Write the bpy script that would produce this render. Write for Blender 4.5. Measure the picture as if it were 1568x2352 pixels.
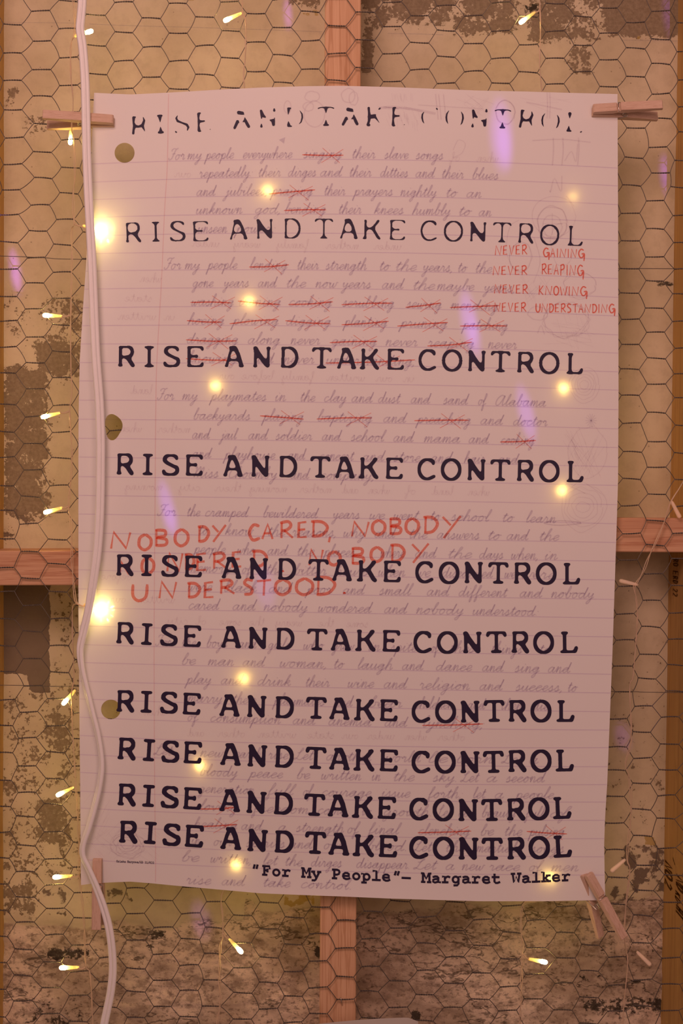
import bpy, bmesh, math, random, re
import numpy as np
from mathutils import Vector, Matrix

for o in list(bpy.data.objects): bpy.data.objects.remove(o)
SC = bpy.context.scene
COL = SC.collection
rad = math.radians

# ------------------------------------------------------------------ camera
# The photograph is measured in its own 1568 x 2352 pixels; 1 px = 0.46 mm on the plane of the chicken wire (y = 0).
S = 0.00046; D = 1.32; CX, CZ = 784.0, 1176.0; EYE = 1.5
cam_d = bpy.data.cameras.new('camera'); cam = bpy.data.objects.new('camera', cam_d); COL.objects.link(cam)
cam.location = (0, -D, EYE); cam.rotation_euler = (rad(90), 0, 0)
cam_d.sensor_fit = 'VERTICAL'; cam_d.sensor_height = 36; cam_d.lens = 36 * D / (2352 * S)
cam_d.clip_start = .05; cam_d.clip_end = 30
SC.camera = cam

# ------------------------------------------------------------------ light and exposure
SC.view_settings.view_transform = 'Standard'; SC.view_settings.look = 'None'
SC.view_settings.gamma = 1; SC.view_settings.use_curve_mapping = False
SC.view_settings.exposure = 0.0
SC.cycles.transparent_max_bounces = 24
w = bpy.data.worlds.new('dim_room'); SC.world = w; w.use_nodes = True
w.node_tree.nodes['Background'].inputs[0].default_value = (1.0, .57, .46, 1)
w.node_tree.nodes['Background'].inputs[1].default_value = .20

def P(px, py, y=0.0):
    k = S * (D + y) / D
    return Vector(((px - CX) * k, y, EYE + (CZ - py) * k))

def area(name, loc, target, size, color, power, spread=180):
    l = bpy.data.lights.new(name, 'AREA'); l.shape = 'DISK'; l.size = size; l.color = color; l.energy = power; l.spread = rad(spread)
    o = bpy.data.objects.new(name, l); COL.objects.link(o); o.location = loc
    o.rotation_euler = (Vector(target) - Vector(loc)).to_track_quat('-Z', 'Y').to_euler()
    return o
area('pink_room_lamp', (-.30, -1.35, EYE + .85), (0.0, 0, EYE + .20), .60, (1.0, .58, .52), 10.9)
area('warm_room_lamp', (.5, -1.5, EYE + .35), (0.05, 0, EYE + .0), .5, (1.0, .57, .51), 3.6)

def violet_spot(px, py, y, length, width, tilt, power, src=(.15, -1.25, .5)):
    """narrow party-light beam that lands on the paper or plaster as a violet streak"""
    l = bpy.data.lights.new('violet_beam', 'SPOT'); l.color = (.36, .12, 1.0); l.energy = power * 11
    o = bpy.data.objects.new('violet_beam', l); COL.objects.link(o)
    t = P(px, py, y); o.location = t + Vector(src)
    d = Vector(src).length
    l.spot_size = 2 * math.atan(length * S / d / 2); l.spot_blend = 1; l.shadow_soft_size = .004
    q = (t - o.location).to_track_quat('-Z', 'Y')
    o.rotation_euler = (q @ Matrix.Rotation(rad(tilt), 4, 'Z').to_quaternion()).to_euler()
    o.scale = (width / length, 1, 1)
for a in [(1150, 312, -.01, 190, 66, 4, 2.6), (1157, 335, -.01, 130, 40, 8, 1.6), (1076, 735, -.01, 160, 46, 9, 2.6), (1090, 775, -.01, 120, 34, 9, 1.6),
          (1208, 950, -.01, 160, 44, 14, 2.4), (384, 1162, -.01, 150, 38, 14, 2.4), (392, 1195, -.01, 90, 40, 14, 1.2), (608, 1350, -.01, 120, 60, 12, .9),
          (35, 622, .088, 130, 30, 10, 8), (661, 30, .088, 90, 22, 5, 6), (1535, 30, .088, 140, 34, 5, 4), (1530, 402, .088, 120, 34, 8, 5),
          (462, 2112, .088, 120, 60, 14, 1.6), (1432, 1692, .088, 90, 50, 14, 1.2)]:
    violet_spot(*a)

# ------------------------------------------------------------------ materials
def mat(name):
    m = bpy.data.materials.new(name); m.use_nodes = True
    nt = m.node_tree; nt.nodes.clear()
    out = nt.nodes.new('ShaderNodeOutputMaterial')
    return m, nt, out
def nd(nt, typ, ins=None, **kw):
    n = nt.nodes.new(typ)
    for k, v in kw.items(): setattr(n, k, v)
    for k, v in (ins or {}).items():
        s = n.inputs[k]
        if hasattr(v, 'bl_idname') or isinstance(v, bpy.types.NodeSocket): nt.links.new(v, s)
        else: s.default_value = v
    return n
def mixc(nt, f, a, b, mode='MIX'):
    n = nt.nodes.new('ShaderNodeMix'); n.data_type = 'RGBA'; n.blend_type = mode
    for i, v in ((0, f), (6, a), (7, b)):
        if isinstance(v, bpy.types.NodeSocket): nt.links.new(v, n.inputs[i])
        else: n.inputs[i].default_value = v if i == 0 else (*v, 1)
    return n.outputs[2]
def mth(nt, op, a, b=0.0, c=0.0):
    n = nt.nodes.new('ShaderNodeMath'); n.operation = op
    for i, v in enumerate((a, b, c)):
        if isinstance(v, bpy.types.NodeSocket): nt.links.new(v, n.inputs[i])
        else: n.inputs[i].default_value = v
    return n.outputs[0]
def ramp(nt, v, lo, hi, a=0.0, b=1.0):
    n = nd(nt, 'ShaderNodeMapRange', {'Value': v, 'From Min': lo, 'From Max': hi, 'To Min': a, 'To Max': b}, clamp=True, interpolation_type='SMOOTHSTEP')
    return n.outputs[0]
def noise(nt, vec, scale, detail=4, rough=.55, dist=0.0):
    return nd(nt, 'ShaderNodeTexNoise', {'Vector': vec, 'Scale': scale, 'Detail': detail, 'Roughness': rough, 'Distortion': dist}).outputs[0]
def bump(nt, h, strength, dist):
    return nd(nt, 'ShaderNodeBump', {'Height': h, 'Strength': strength, 'Distance': dist}).outputs[0]
def simple(name, col, rough=.6, metal=0.0, spec=.4, nscale=0, namt=.15):
    m, nt, out = mat(name)
    b = nd(nt, 'ShaderNodeBsdfPrincipled', {'Base Color': (*col, 1), 'Roughness': rough, 'Metallic': metal, 'Specular IOR Level': spec})
    if nscale:
        co = nt.nodes.new('ShaderNodeTexCoord').outputs['Object']
        n = noise(nt, co, nscale)
        nt.links.new(mixc(nt, n, tuple(c * (1 - namt) for c in col), tuple(min(1, c * (1 + namt)) for c in col)), b.inputs[0])
    nt.links.new(b.outputs[0], out.inputs[0]); return m

def paper_mat():
    m, nt, out = mat('poster_paper')
    co = nt.nodes.new('ShaderNodeTexCoord').outputs['Object']
    n = noise(nt, co, 6, 3)
    c = mixc(nt, n, (.80, .785, .765), (.86, .85, .84))
    bp = bump(nt, noise(nt, co, 340, 2), .12, .0004)
    d = nd(nt, 'ShaderNodeBsdfPrincipled', {'Base Color': c, 'Roughness': .62, 'Specular IOR Level': .25, 'Normal': bp})
    t = nd(nt, 'ShaderNodeBsdfTranslucent', {'Color': (.90, .78, .52, 1)})
    mx = nd(nt, 'ShaderNodeMixShader', {0: .10, 1: d.outputs[0], 2: t.outputs[0]})
    nt.links.new(mx.outputs[0], out.inputs[0]); return m
def ink_film(name, col, grain=0.0, gs=900):
    """semi-transparent pencil, crayon or printing ink: tints what lies under it"""
    m, nt, out = mat(name)
    t = nd(nt, 'ShaderNodeBsdfTransparent', {'Color': (*col, 1)})
    if grain:
        co = nt.nodes.new('ShaderNodeTexCoord').outputs['Object']
        f = ramp(nt, noise(nt, co, gs, 2), .5 - .16, .5 + .16, 0, grain)
        nt.links.new(mixc(nt, f, col, (1, 1, 1)), t.inputs[0])
    nt.links.new(t.outputs[0], out.inputs[0]); return m

def wood_mat(name, light, dark, axis='Z', scale=1.0, knot=None, seed=0.0, stain=(0, 0, 0)):
    m, nt, out = mat(name)
    co = nt.nodes.new('ShaderNodeTexCoord').outputs['Object']
    st = {'X': (3, 95, 95), 'Z': (95, 95, 3)}[axis]
    mp = nd(nt, 'ShaderNodeMapping', {'Vector': co, 'Scale': tuple(v * scale for v in st), 'Location': (seed, seed * 1.7, seed)})
    v = mp.outputs[0]
    if knot:
        dv = nd(nt, 'ShaderNodeVectorMath', {0: co, 1: knot}, operation='SUBTRACT')
        ln = nd(nt, 'ShaderNodeVectorMath', {0: dv.outputs[0]}, operation='LENGTH').outputs['Value']
    g = noise(nt, v, 1.0, 5, .6, .3)
    fine = noise(nt, nd(nt, 'ShaderNodeMapping', {'Vector': co, 'Scale': tuple(q * scale * 7 for q in st)}).outputs[0], 1.0, 3)
    wv = mth(nt, 'SINE', mth(nt, 'MULTIPLY', g, 34.0))
    line = ramp(nt, wv, .55, 1.0)
    c = mixc(nt, ramp(nt, g, .35, .68), light, tuple((a + b) / 2 for a, b in zip(light, dark)))
    c = mixc(nt, mth(nt, 'MULTIPLY', line, .62), c, dark)
    c = mixc(nt, ramp(nt, fine, .35, .7, 0, .22), c, dark)
    if knot:
        k1 = ramp(nt, ln, .006, .011, 1, 0)
        k2 = mth(nt, 'MULTIPLY', ramp(nt, ln, .010, .022, 1, 0), ramp(nt, mth(nt, 'SINE', mth(nt, 'MULTIPLY', ln, 2600)), -.2, .8, .15, .6))
        c = mixc(nt, k2, c, dark); c = mixc(nt, k1, c, (.10, .035, .02))
    b = nd(nt, 'ShaderNodeBsdfPrincipled', {'Base Color': c, 'Roughness': .72, 'Specular IOR Level': .25, 'Normal': bump(nt, fine, .25, .0006)})
    nt.links.new(b.outputs[0], out.inputs[0]); return m

def wall_mat():
    m, nt, out = mat('old_plaster')
    co = nt.nodes.new('ShaderNodeTexCoord').outputs['Object']
    at = lambda n: nd(nt, 'ShaderNodeAttribute', attribute_name=n).outputs['Fac']
    peel, brown, mould_and_holes, rough_, yel = at('peel'), at('brown'), at('mould_and_holes'), at('rough'), at('yellow')
    warp = nd(nt, 'ShaderNodeTexNoise', {'Vector': co, 'Scale': 40.0, 'Detail': 3})
    dv = nd(nt, 'ShaderNodeVectorMath', {0: warp.outputs['Color'], 1: (.5, .5, .5)}, operation='SUBTRACT')
    dv = nd(nt, 'ShaderNodeVectorMath', {0: dv.outputs[0], 'Scale': .012}, operation='SCALE')
    cv = nd(nt, 'ShaderNodeVectorMath', {0: co, 1: dv.outputs[0]}, operation='ADD').outputs[0]
    n_big = noise(nt, co, 9, 4, .55)
    n_mid = noise(nt, cv, 66, 7, .66)
    n_fin = noise(nt, co, 260, 5, .65)
    cream = mixc(nt, ramp(nt, n_big, .35, .65), (.655, .565, .39), (.56, .475, .31))
    cream = mixc(nt, ramp(nt, n_mid, .42, .75, 0, .35), cream, (.40, .33, .21))
    # specks
    vor = nd(nt, 'ShaderNodeTexVoronoi', {'Vector': co, 'Scale': 95.0}, feature='F1')
    sp = ramp(nt, vor.outputs['Distance'], .05, .10, 1, 0)
    sp = mth(nt, 'MULTIPLY', sp, ramp(nt, nd(nt, 'ShaderNodeSeparateColor', {0: vor.outputs['Color']}).outputs[0], .70, .74))
    cream = mixc(nt, mth(nt, 'MULTIPLY', sp, .55), cream, (.16, .11, .07))
    under = mixc(nt, ramp(nt, n_fin, .3, .7), (.31, .245, .155), (.225, .17, .105))
    # flaked paint: broken-edged where peel is middling, solid where it is full
    pk = mth(nt, 'ADD', mth(nt, 'ADD', mth(nt, 'MULTIPLY', n_mid, .85), mth(nt, 'MULTIPLY', n_fin, .75)), mth(nt, 'MULTIPLY', peel, .62))
    pk = ramp(nt, pk, 1.135, 1.165)
    c = mixc(nt, pk, cream, under)
    # bare brown render with a firm outline, plus shade painted below the right rail
    bk = mth(nt, 'ADD', mth(nt, 'MULTIPLY', n_mid, .5), brown)
    bk = ramp(nt, bk, .77, .80)
    conc = mixc(nt, ramp(nt, n_big, .4, .62), (.215, .165, .115), (.15, .112, .08))
    conc = mixc(nt, ramp(nt, n_fin, .62, .76, 0, .5), conc, (.30, .25, .18))
    c = mixc(nt, bk, c, conc)
    yk = ramp(nt, mth(nt, 'ADD', mth(nt, 'MULTIPLY', n_mid, .5), yel), .77, .80)
    c = mixc(nt, mth(nt, 'MULTIPLY', yk, .8), c, (.42, .29, .075))
    # rough lower plaster, streaked sideways
    sv = nd(nt, 'ShaderNodeMapping', {'Vector': co, 'Scale': (46, 46, 66)}).outputs[0]
    ns = noise(nt, sv, 1.0, 8, .72)
    sv2 = nd(nt, 'ShaderNodeMapping', {'Vector': co, 'Scale': (170, 170, 240), 'Location': (3, 1, 8)}).outputs[0]
    ns2 = noise(nt, sv2, 1.0, 5, .65)
    nl = noise(nt, nd(nt, 'ShaderNodeMapping', {'Vector': co, 'Scale': (9, 9, 16)}).outputs[0], 1.0, 4, .6)
    rc = mixc(nt, ramp(nt, nl, .38, .62), (.74, .60, .455), (.45, .35, .25))
    rc = mixc(nt, ramp(nt, ns, .46, .62, 0, .72), rc, (.27, .20, .14))
    rc = mixc(nt, ramp(nt, ns2, .52, .64, 0, .62), rc, (.13, .09, .06))
    rc = mixc(nt, ramp(nt, n_mid, .60, .68, 0, .45), rc, (.50, .42, .32))
    crk = nd(nt, 'ShaderNodeMapping', {'Vector': cv, 'Scale': (5, 5, 17), 'Location': (1, 4, 2)}).outputs[0]
    crn = mth(nt, 'ABSOLUTE', mth(nt, 'SUBTRACT', noise(nt, crk, 1.0, 6, .6), .5))
    ck = mth(nt, 'MULTIPLY', ramp(nt, crn, .002, .010, 1, 0), .7)
    rc = mixc(nt, ck, rc, (.05, .034, .022))
    rk = ramp(nt, mth(nt, 'ADD', mth(nt, 'MULTIPLY', n_mid, .35), rough_), .55, .72)
    c = mixc(nt, rk, c, rc)
    # mouldy black blotches; the dark inside plaster holes is painted here too
    mk = mth(nt, 'ADD', mth(nt, 'MULTIPLY', mth(nt, 'ADD', ns2, n_fin), .5), mth(nt, 'MULTIPLY', mould_and_holes, .5))
    mk = ramp(nt, mk, .74, .84)
    c = mixc(nt, mth(nt, 'MULTIPLY', mk, .9), c, (.028, .022, .014))
    h = mth(nt, 'SUBTRACT', mth(nt, 'MULTIPLY', n_fin, .35), mth(nt, 'MULTIPLY', pk, .6))
    h = mth(nt, 'SUBTRACT', h, mth(nt, 'MULTIPLY', bk, .8))
    h = mth(nt, 'ADD', h, mth(nt, 'MULTIPLY', mth(nt, 'MULTIPLY', ns, rk), 2.2))
    b = nd(nt, 'ShaderNodeBsdfPrincipled', {'Base Color': c, 'Roughness': .85, 'Specular IOR Level': .2, 'Normal': bump(nt, h, .55, .0018)})
    nt.links.new(b.outputs[0], out.inputs[0]); return m

def led_mat(strength):
    m, nt, out = mat('warm_led_glow')
    e = nd(nt, 'ShaderNodeEmission', {'Color': (1.0, .72, .20, 1), 'Strength': strength})
    nt.links.new(e.outputs[0], out.inputs[0]); return m
def clear_plastic(name, tint, dens):
    m, nt, out = mat(name)
    t = nd(nt, 'ShaderNodeBsdfTransparent', {'Color': (*tint, 1)})
    g = nd(nt, 'ShaderNodeBsdfGlossy', {'Color': (1, 1, 1, 1), 'Roughness': .18})
    d = nd(nt, 'ShaderNodeBsdfDiffuse', {'Color': (*tint, 1)})
    tr = nd(nt, 'ShaderNodeBsdfTranslucent', {'Color': (*tint, 1)})
    a = nd(nt, 'ShaderNodeAddShader', {0: d.outputs[0], 1: tr.outputs[0]})
    lw = nd(nt, 'ShaderNodeLayerWeight', {'Blend': .35})
    m1 = nd(nt, 'ShaderNodeMixShader', {0: dens, 1: t.outputs[0], 2: a.outputs[0]})
    m2 = nd(nt, 'ShaderNodeMixShader', {0: mth(nt, 'MULTIPLY', lw.outputs['Facing'], .55), 1: m1.outputs[0], 2: g.outputs[0]})
    nt.links.new(m2.outputs[0], out.inputs[0]); return m

M = {
 'paper': paper_mat(), 'wall': wall_mat(),
 'stud': wood_mat('stud_pine', (.70, .44, .26), (.46, .235, .115), 'Z', 1.0, seed=2.0),
 'stud2': wood_mat('side_stud_pine', (.60, .37, .13), (.42, .24, .08), 'Z', 1.0, seed=5.0),
 'rail': wood_mat('rail_pine', (.66, .40, .24), (.43, .19, .10), 'X', 1.0, seed=8.0),
 'pin': wood_mat('peg_beech', (.68, .49, .37), (.50, .32, .22), 'X', 3.2, seed=1.0),
 'wire': simple('dull_galvanised_wire', (.13, .11, .095), .42, .6, nscale=300, namt=.5),
 'spring': simple('bright_spring_steel', (.62, .58, .52), .28, 1.0),
 'cord': simple('white_cord_plastic', (.86, .84, .82), .42, nscale=60, namt=.04),
 'strand': clear_plastic('clear_lead_plastic', (.56, .47, .37), .62),
 'sleeve': clear_plastic('clear_led_sleeve', (.95, .86, .52), .42),
 'dead': clear_plastic('unlit_led_plastic', (.92, .84, .74), .34),
 'led': led_mat(88.0), 'led_soft': led_mat(30.0),
 'ink': simple('navy_black_ink', (.024, .016, .046), .5, spec=.2),
 'rule': ink_film('ruled_line_ink', (.905, .865, .94)),
 'margin': ink_film('margin_line_ink', (.965, .865, .88)),
 'pencil': ink_film('grey_pencil', (.855, .825, .88), .22, 1500),
 'ghost': ink_film('show_through_pencil', (.955, .935, .95)),
 'sketch': ink_film('soft_pencil_sketch', (.925, .90, .925), .3, 700),
 'redpencil': ink_film('red_pencil', (.955, .47, .41), .1, 1500),
 'crayon': ink_film('red_crayon', (.965, .515, .44), .26, 800),
 'wallpencil': ink_film('wall_pencil_line', (.80, .79, .88), .4, 500),
 'stamp': ink_film('stamp_ink', (.30, .25, .22), .25, 500),
}

# ------------------------------------------------------------------ mesh helpers
def mesh_obj(name, verts, faces, m, parent=None, smooth=False, loc=None):
    """loc = world position of the object's origin; vertices are given in world space"""
    me = bpy.data.meshes.new(name)
    o0 = Vector(loc) if loc is not None else (Vector(parent['_o']) if parent is not None else Vector((0, 0, 0)))
    v = np.asarray(verts, dtype=np.float64).reshape(-1, 3) - np.array(o0)
    me.from_pydata(v.tolist(), [], faces)
    if smooth: me.polygons.foreach_set('use_smooth', [True] * len(me.polygons))
    me.materials.append(m); me.update()
    o = bpy.data.objects.new(name, me); COL.objects.link(o)
    if parent is not None:
        o.parent = parent; o.location = o0 - Vector(parent['_o'])
    else: o.location = o0
    o['_o'] = tuple(o0)
    return o
def thing(name, label, cat, loc, group=None):
    o = bpy.data.objects.new(name, None); COL.objects.link(o); o.location = loc; o['_o'] = tuple(loc)
    o.empty_display_size = .02
    o['label'] = label; o['category'] = cat
    if group: o['group'] = group
    return o
def tag(o, label=None, cat=None, group=None, kind=None):
    for k, v in (('label', label), ('category', cat), ('group', group), ('kind', kind)):
        if v: o[k] = v
    return o
def smooth_pts(p, n=6):
    p = [Vector(q) for q in p]
    if len(p) < 3: return p
    q = [p[0] * 2 - p[1]] + p + [p[-1] * 2 - p[-2]]
    out = []
    for i in range(1, len(q) - 2):
        a, b, c, d = q[i - 1], q[i], q[i + 1], q[i + 2]
        for k in range(n):
            t = k / n
            out.append(.5 * ((2 * b) + (c - a) * t + (2 * a - 5 * b + 4 * c - d) * t * t + (3 * b - a - 3 * c + d) * t ** 3))
    out.append(p[-1]); return out
class MB:
    def __init__(s): s.v = []; s.f = []
    def tube(s, pts, r, sides=6, cap=True):
        pts = [Vector(p) for p in pts]; n = len(pts); base = len(s.v)
        rr = r if isinstance(r, (list, tuple)) else [r] * n
        t = (pts[1] - pts[0]).normalized()
        u = t.orthogonal().normalized()
        for i, p in enumerate(pts):
            if i: t2 = (pts[min(i + 1, n - 1)] - pts[i - 1]).normalized()
            else: t2 = t
            u = (u - t2 * u.dot(t2)); u = u.normalized() if u.length > 1e-9 else t2.orthogonal().normalized()
            w_ = t2.cross(u)
            for k in range(sides):
                a = 2 * math.pi * k / sides
                s.v.append(p + u * math.cos(a) * rr[i] + w_ * math.sin(a) * rr[i])
        for i in range(n - 1):
            for k in range(sides):
                a = base + i * sides + k; b = base + i * sides + (k + 1) % sides
                s.f.append((a, b, b + sides, a + sides))
        if cap:
            s.f.append(tuple(base + k for k in range(sides))[::-1]); s.f.append(tuple(base + (n - 1) * sides + k for k in range(sides)))
    def box(s, x0, x1, y0, y1, z0, z1, Mx=None):
        b = len(s.v)
        for x in (x0, x1):
            for y in (y0, y1):
                for z in (z0, z1):
                    q = Vector((x, y, z)); s.v.append(Mx @ q if Mx else q)
        for f in ((0, 1, 3, 2), (4, 6, 7, 5), (0, 4, 5, 1), (2, 3, 7, 6), (0, 2, 6, 4), (1, 5, 7, 3)): s.f.append(tuple(b + i for i in f))
    def prism(s, poly, w0, w1, Mx):
        """poly in local (x, y); extruded along local z"""
        b = len(s.v); n = len(poly)
        for z in (w0, w1):
            for x, y in poly: s.v.append(Mx @ Vector((x, y, z)))
        s.f.append(tuple(range(b, b + n))); s.f.append(tuple(range(b + n, b + 2 * n))[::-1])
        for i in range(n):
            j = (i + 1) % n; s.f.append((b + i, b + n + i, b + n + j, b + j))
    def build(s, name, m, parent=None, smooth=True, loc=None):
        return mesh_obj(name, [tuple(v) for v in s.v], s.f, m, parent, smooth, loc)
def bevel(o, wd, seg=2):
    b = o.modifiers.new('b', 'BEVEL'); b.width = wd; b.segments = seg; b.limit_method = 'ANGLE'; b.angle_limit = rad(40)

# ------------------------------------------------------------------ the plaster wall (8.9 cm behind the wire)
WY = .089
def vnoise(X, Y, cell, seed):
    rs = np.random.RandomState(seed); g = rs.rand(420, 420)
    x = X / cell + 50; y = Y / cell + 50
    xi = np.floor(x).astype(int); yi = np.floor(y).astype(int); fx = x - xi; fy = y - yi
    fx = fx * fx * (3 - 2 * fx); fy = fy * fy * (3 - 2 * fy)
    xi %= 419; yi %= 419
    return (g[yi, xi] * (1 - fx) + g[yi, xi + 1] * fx) * (1 - fy) + (g[yi + 1, xi] * (1 - fx) + g[yi + 1, xi + 1] * fx) * fy
def blob(X, Y, lst):
    F = np.zeros_like(X)
    for (x0, y0, x1, y1, s, v) in lst:   # soft-edged rectangles
        cx, cy, hx, hy = (x0 + x1) / 2, (y0 + y1) / 2, (x1 - x0) / 2, (y1 - y0) / 2
        dx = np.maximum(np.abs(X - cx) - hx, 0); dy = np.maximum(np.abs(Y - cy) - hy, 0)
        F = np.maximum(F, v * np.clip(1 - np.hypot(dx, dy) / s, 0, 1))
    return F
def build_wall():
    step = 6.0
    ax = np.arange(-420, 1990, step); ay = np.arange(-420, 2780, step)
    X, Y = np.meshgrid(ax, ay)
    peel = blob(X, Y, [(845, -60, 1050, 40, 50, .72), (1060, -60, 1170, 70, 44, .74), (1225, -60, 1360, 80, 44, .72), (1315, 100, 1345, 160, 34, .66),
                       (1405, -60, 1600, 60, 44, 1.25), (838, 70, 848, 165, 20, .78), (665, -60, 730, 8, 24, .7), (15, 212, 32, 242, 26, .62), (70, 275, 110, 308, 36, .42),
                       (0, 690, 60, 790, 60, .42), (110, 690, 180, 790, 50, .55), (95, 800, 170, 850, 50, .76), (25, 860, 92, 1170, 50, .82), (0, 850, 20, 1250, 30, .5), (130, 860, 180, 1250, 50, .2),
                       (128, 1350, 180, 1580, 40, .40), (0, 1590, 185, 2010, 50, .44),
                       (110, 1645, 160, 1715, 34, .68), (95, 1840, 155, 1930, 40, .66), (0, 1960, 80, 2100, 60, .5), (1440, 1250, 1540, 1900, 60, .22), (1290, 1620, 1540, 1900, 60, .30)])
    brown = blob(X, Y, [(-60, 1335, 104, 1540, 34, .72), (70, 1500, 108, 1585, 30, .66), (-40, 1170, 60, 1230, 60, .50),
                        (95, 2036, 150, 2100, 36, .52), (245, 2042, 305, 2070, 36, .5), (600, 2095, 645, 2120, 30, .5), (60, 1560, 100, 1720, 34, .38),
                        (1430, 1262, 1530, 1320, 60, .34), (1410, 1945, 1540, 2130, 50, .50), (1040, 2068, 1190, 2100, 40, .42)])  # first patch on this line: shade under the right rail, put into the colour
    yellow = blob(X, Y, [(695, 25, 738, 36, 18, .55), (420, -20, 445, 0, 16, .52), (655, 2055, 720, 2080, 26, .55), (1460, 84, 1475, 90, 12, .52), (1482, 1922, 1505, 1940, 26, .52)])
    mould_and_holes = blob(X, Y, [(115, 2188, 200, 2196, 26, .66), (350, 2146, 374, 2151, 16, .74), (340, 2174, 356, 2182, 18, .5), (80, 2310, 180, 2352, 70, .50), (650, 2160, 725, 2185, 40, .42),
                        (726, 2184, 738, 2196, 14, .9), (950, 2328, 960, 2340, 14, .9), (1340, 2245, 1400, 2265, 40, .46), (1350, 2300, 1545, 2325, 40, .60), (1380, 2150, 1500, 2230, 50, .32),  # first two patches: dark insides of plaster holes, painted flat
                        (890, 2093, 1000, 2097, 14, .48), (1090, 2112, 1150, 2116, 12, .5), (1200, 2128, 1300, 2134, 12, .46), (845, 2140, 865, 2290, 26, .34), (600, 2230, 700, 2352, 60, .28),
                        (220, 2190, 330, 2235, 46, .26), (1508, 649, 1548, 656, 7, .66), (1450, 2255, 1470, 2262, 8, .7), (1205, 15, 1236, 28, 18, .6), (1222, 11, 1230, 19, 8, 1.0)])
    lo = vnoise(X, Y, 34, 11) * .65 + vnoise(X, Y, 15, 12) * .35
    peel = peel * (.70 + .60 * lo); brown = brown + .16 * (lo - .5) * (brown > .05); mould_and_holes = mould_and_holes * (.6 + .8 * lo); yellow = yellow * (.8 + .4 * lo)
    edge = np.where(X < 560, 2128, 2086) + 44 * (vnoise(X, Y, 90, 3) - .5) + 16 * (vnoise(X, Y, 25, 4) - .5)
    rough_ = np.clip((Y - edge) / 70 + .5, 0, 1)
    relief = .0016 * (vnoise(X, Y, 70, 1) - .5) + .0035 * (vnoise(X, Y, 260, 2) - .5)
    relief += rough_ * (.004 * (vnoise(X, Y * 1.9, 46, 5) - .5) + .0026 * (vnoise(X, Y * 2.2, 19, 6) - .5) + .002)
    relief += .002 * np.clip(1 - np.abs(Y - edge) / 14, 0, 1)
    ny, nx = X.shape
    k = S * (D + WY) / D
    V = np.stack([(X - CX) * k, WY + relief, EYE + (CZ - Y) * k], -1).reshape(-1, 3)
    idx = np.arange(nx * ny).reshape(ny, nx)
    F = np.stack([idx[:-1, :-1], idx[1:, :-1], idx[1:, 1:], idx[:-1, 1:]], -1).reshape(-1, 4)
    o = mesh_obj('wall_back', V, F.tolist(), M['wall'], smooth=True)
    for n, A in (('peel', peel), ('brown', brown), ('mould_and_holes', mould_and_holes), ('rough', rough_), ('yellow', yellow)):
        a = o.data.attributes.new(n, 'FLOAT', 'POINT'); a.data.foreach_set('value', A.astype(np.float32).ravel())
    o['kind'] = 'structure'
    return o
wall = build_wall()

def ribbon(pts, wd, fn, V, Fc, n=0, taper=0.0):
    """flat stroke of width wd (px) through pixel points; fn maps (px,py) to a world point"""
    if n: pts = [(q.x, q.y) for q in smooth_pts([(a, b, 0) for a, b in pts], n)]
    m = len(pts); b = len(V)
    for i, (x, y) in enumerate(pts):
        x0, y0 = pts[max(i - 1, 0)]; x1, y1 = pts[min(i + 1, m - 1)]
        dx, dy = x1 - x0, y1 - y0; L = math.hypot(dx, dy) or 1
        h = wd / 2
        if taper and (i == 0 or i == m - 1): h *= (1 - taper)
        V.append(fn(x - dy / L * h, y + dx / L * h)); V.append(fn(x + dy / L * h, y - dx / L * h))
    for i in range(m - 1):
        a = b + 2 * i; Fc.append((a, a + 2, a + 3, a + 1))
V, F_ = [], []
wfn = lambda x, y: tuple(P(x, y, WY - .0042))
for pts, wd in (([(205, 55), (300, 59), (480, 64), (740, 73)], 2.2), ([(0, 51), (170, 53)], 1.6), ([(890, 77), (960, 78), (1018, 80)], 2.2), ([(1425, 92), (1500, 93), (1556, 94)], 2.2)):
    ribbon(pts, wd, wfn, V, F_, 4)
mesh_obj('pencil_line', V, F_, M['wallpencil'], wall)

# ------------------------------------------------------------------ timber frame standing against the wall
def timber(name, label, corners_px, y0, y1, m, edge=.0018):
    """corners_px: front-face outline (tl, tr, br, bl) measured at the front plane y0"""
    c = [P(x, y, y0) for x, y in corners_px]
    o_ = (c[3] + c[2]) / 2
    V = [tuple(q) for q in c] + [(q.x, y1, q.z) for q in c]
    F = [(0, 3, 2, 1), (4, 5, 6, 7), (0, 1, 5, 4), (1, 2, 6, 5), (2, 3, 7, 6), (3, 0, 4, 7)]
    o = mesh_obj(name, V, F, m, loc=o_); bevel(o, edge, 3)
    tag(o, label, 'wooden beam'); return o
stud_c = timber('wooden_stud', 'upright pine stud in the middle, running behind the poster from top to bottom', [(748, -380), (831, -380), (815, 2740), (731, 2740)], .003, WY + .008, M['stud'])
stud_l = timber('wooden_stud', 'upright pine stud at the left edge, only a sliver of its side showing', [(-130, -380), (-40, -380), (-44, 2740), (-134, 2740)], .003, WY + .008, M['stud2'])
stud_r = timber('wooden_stud', 'upright pine stud at the right edge with black stamped lettering on its inner side', [(1612, -380), (1694, -380), (1650, 2740), (1562, 2740)], .003, WY + .008, M['stud2'])
timber('wooden_rail', 'horizontal pine rail with a dark knot, left of the poster', [(-42, 1265), (738, 1262), (738, 1343), (-42, 1345)], .004, WY + .006, M['rail'])
timber('wooden_rail', 'horizontal pine rail right of the poster, set a little higher than the left one', [(823, 1186), (1596, 1190), (1594, 1269), (823, 1266)], .004, WY + .006,
       M['rail'])

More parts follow.
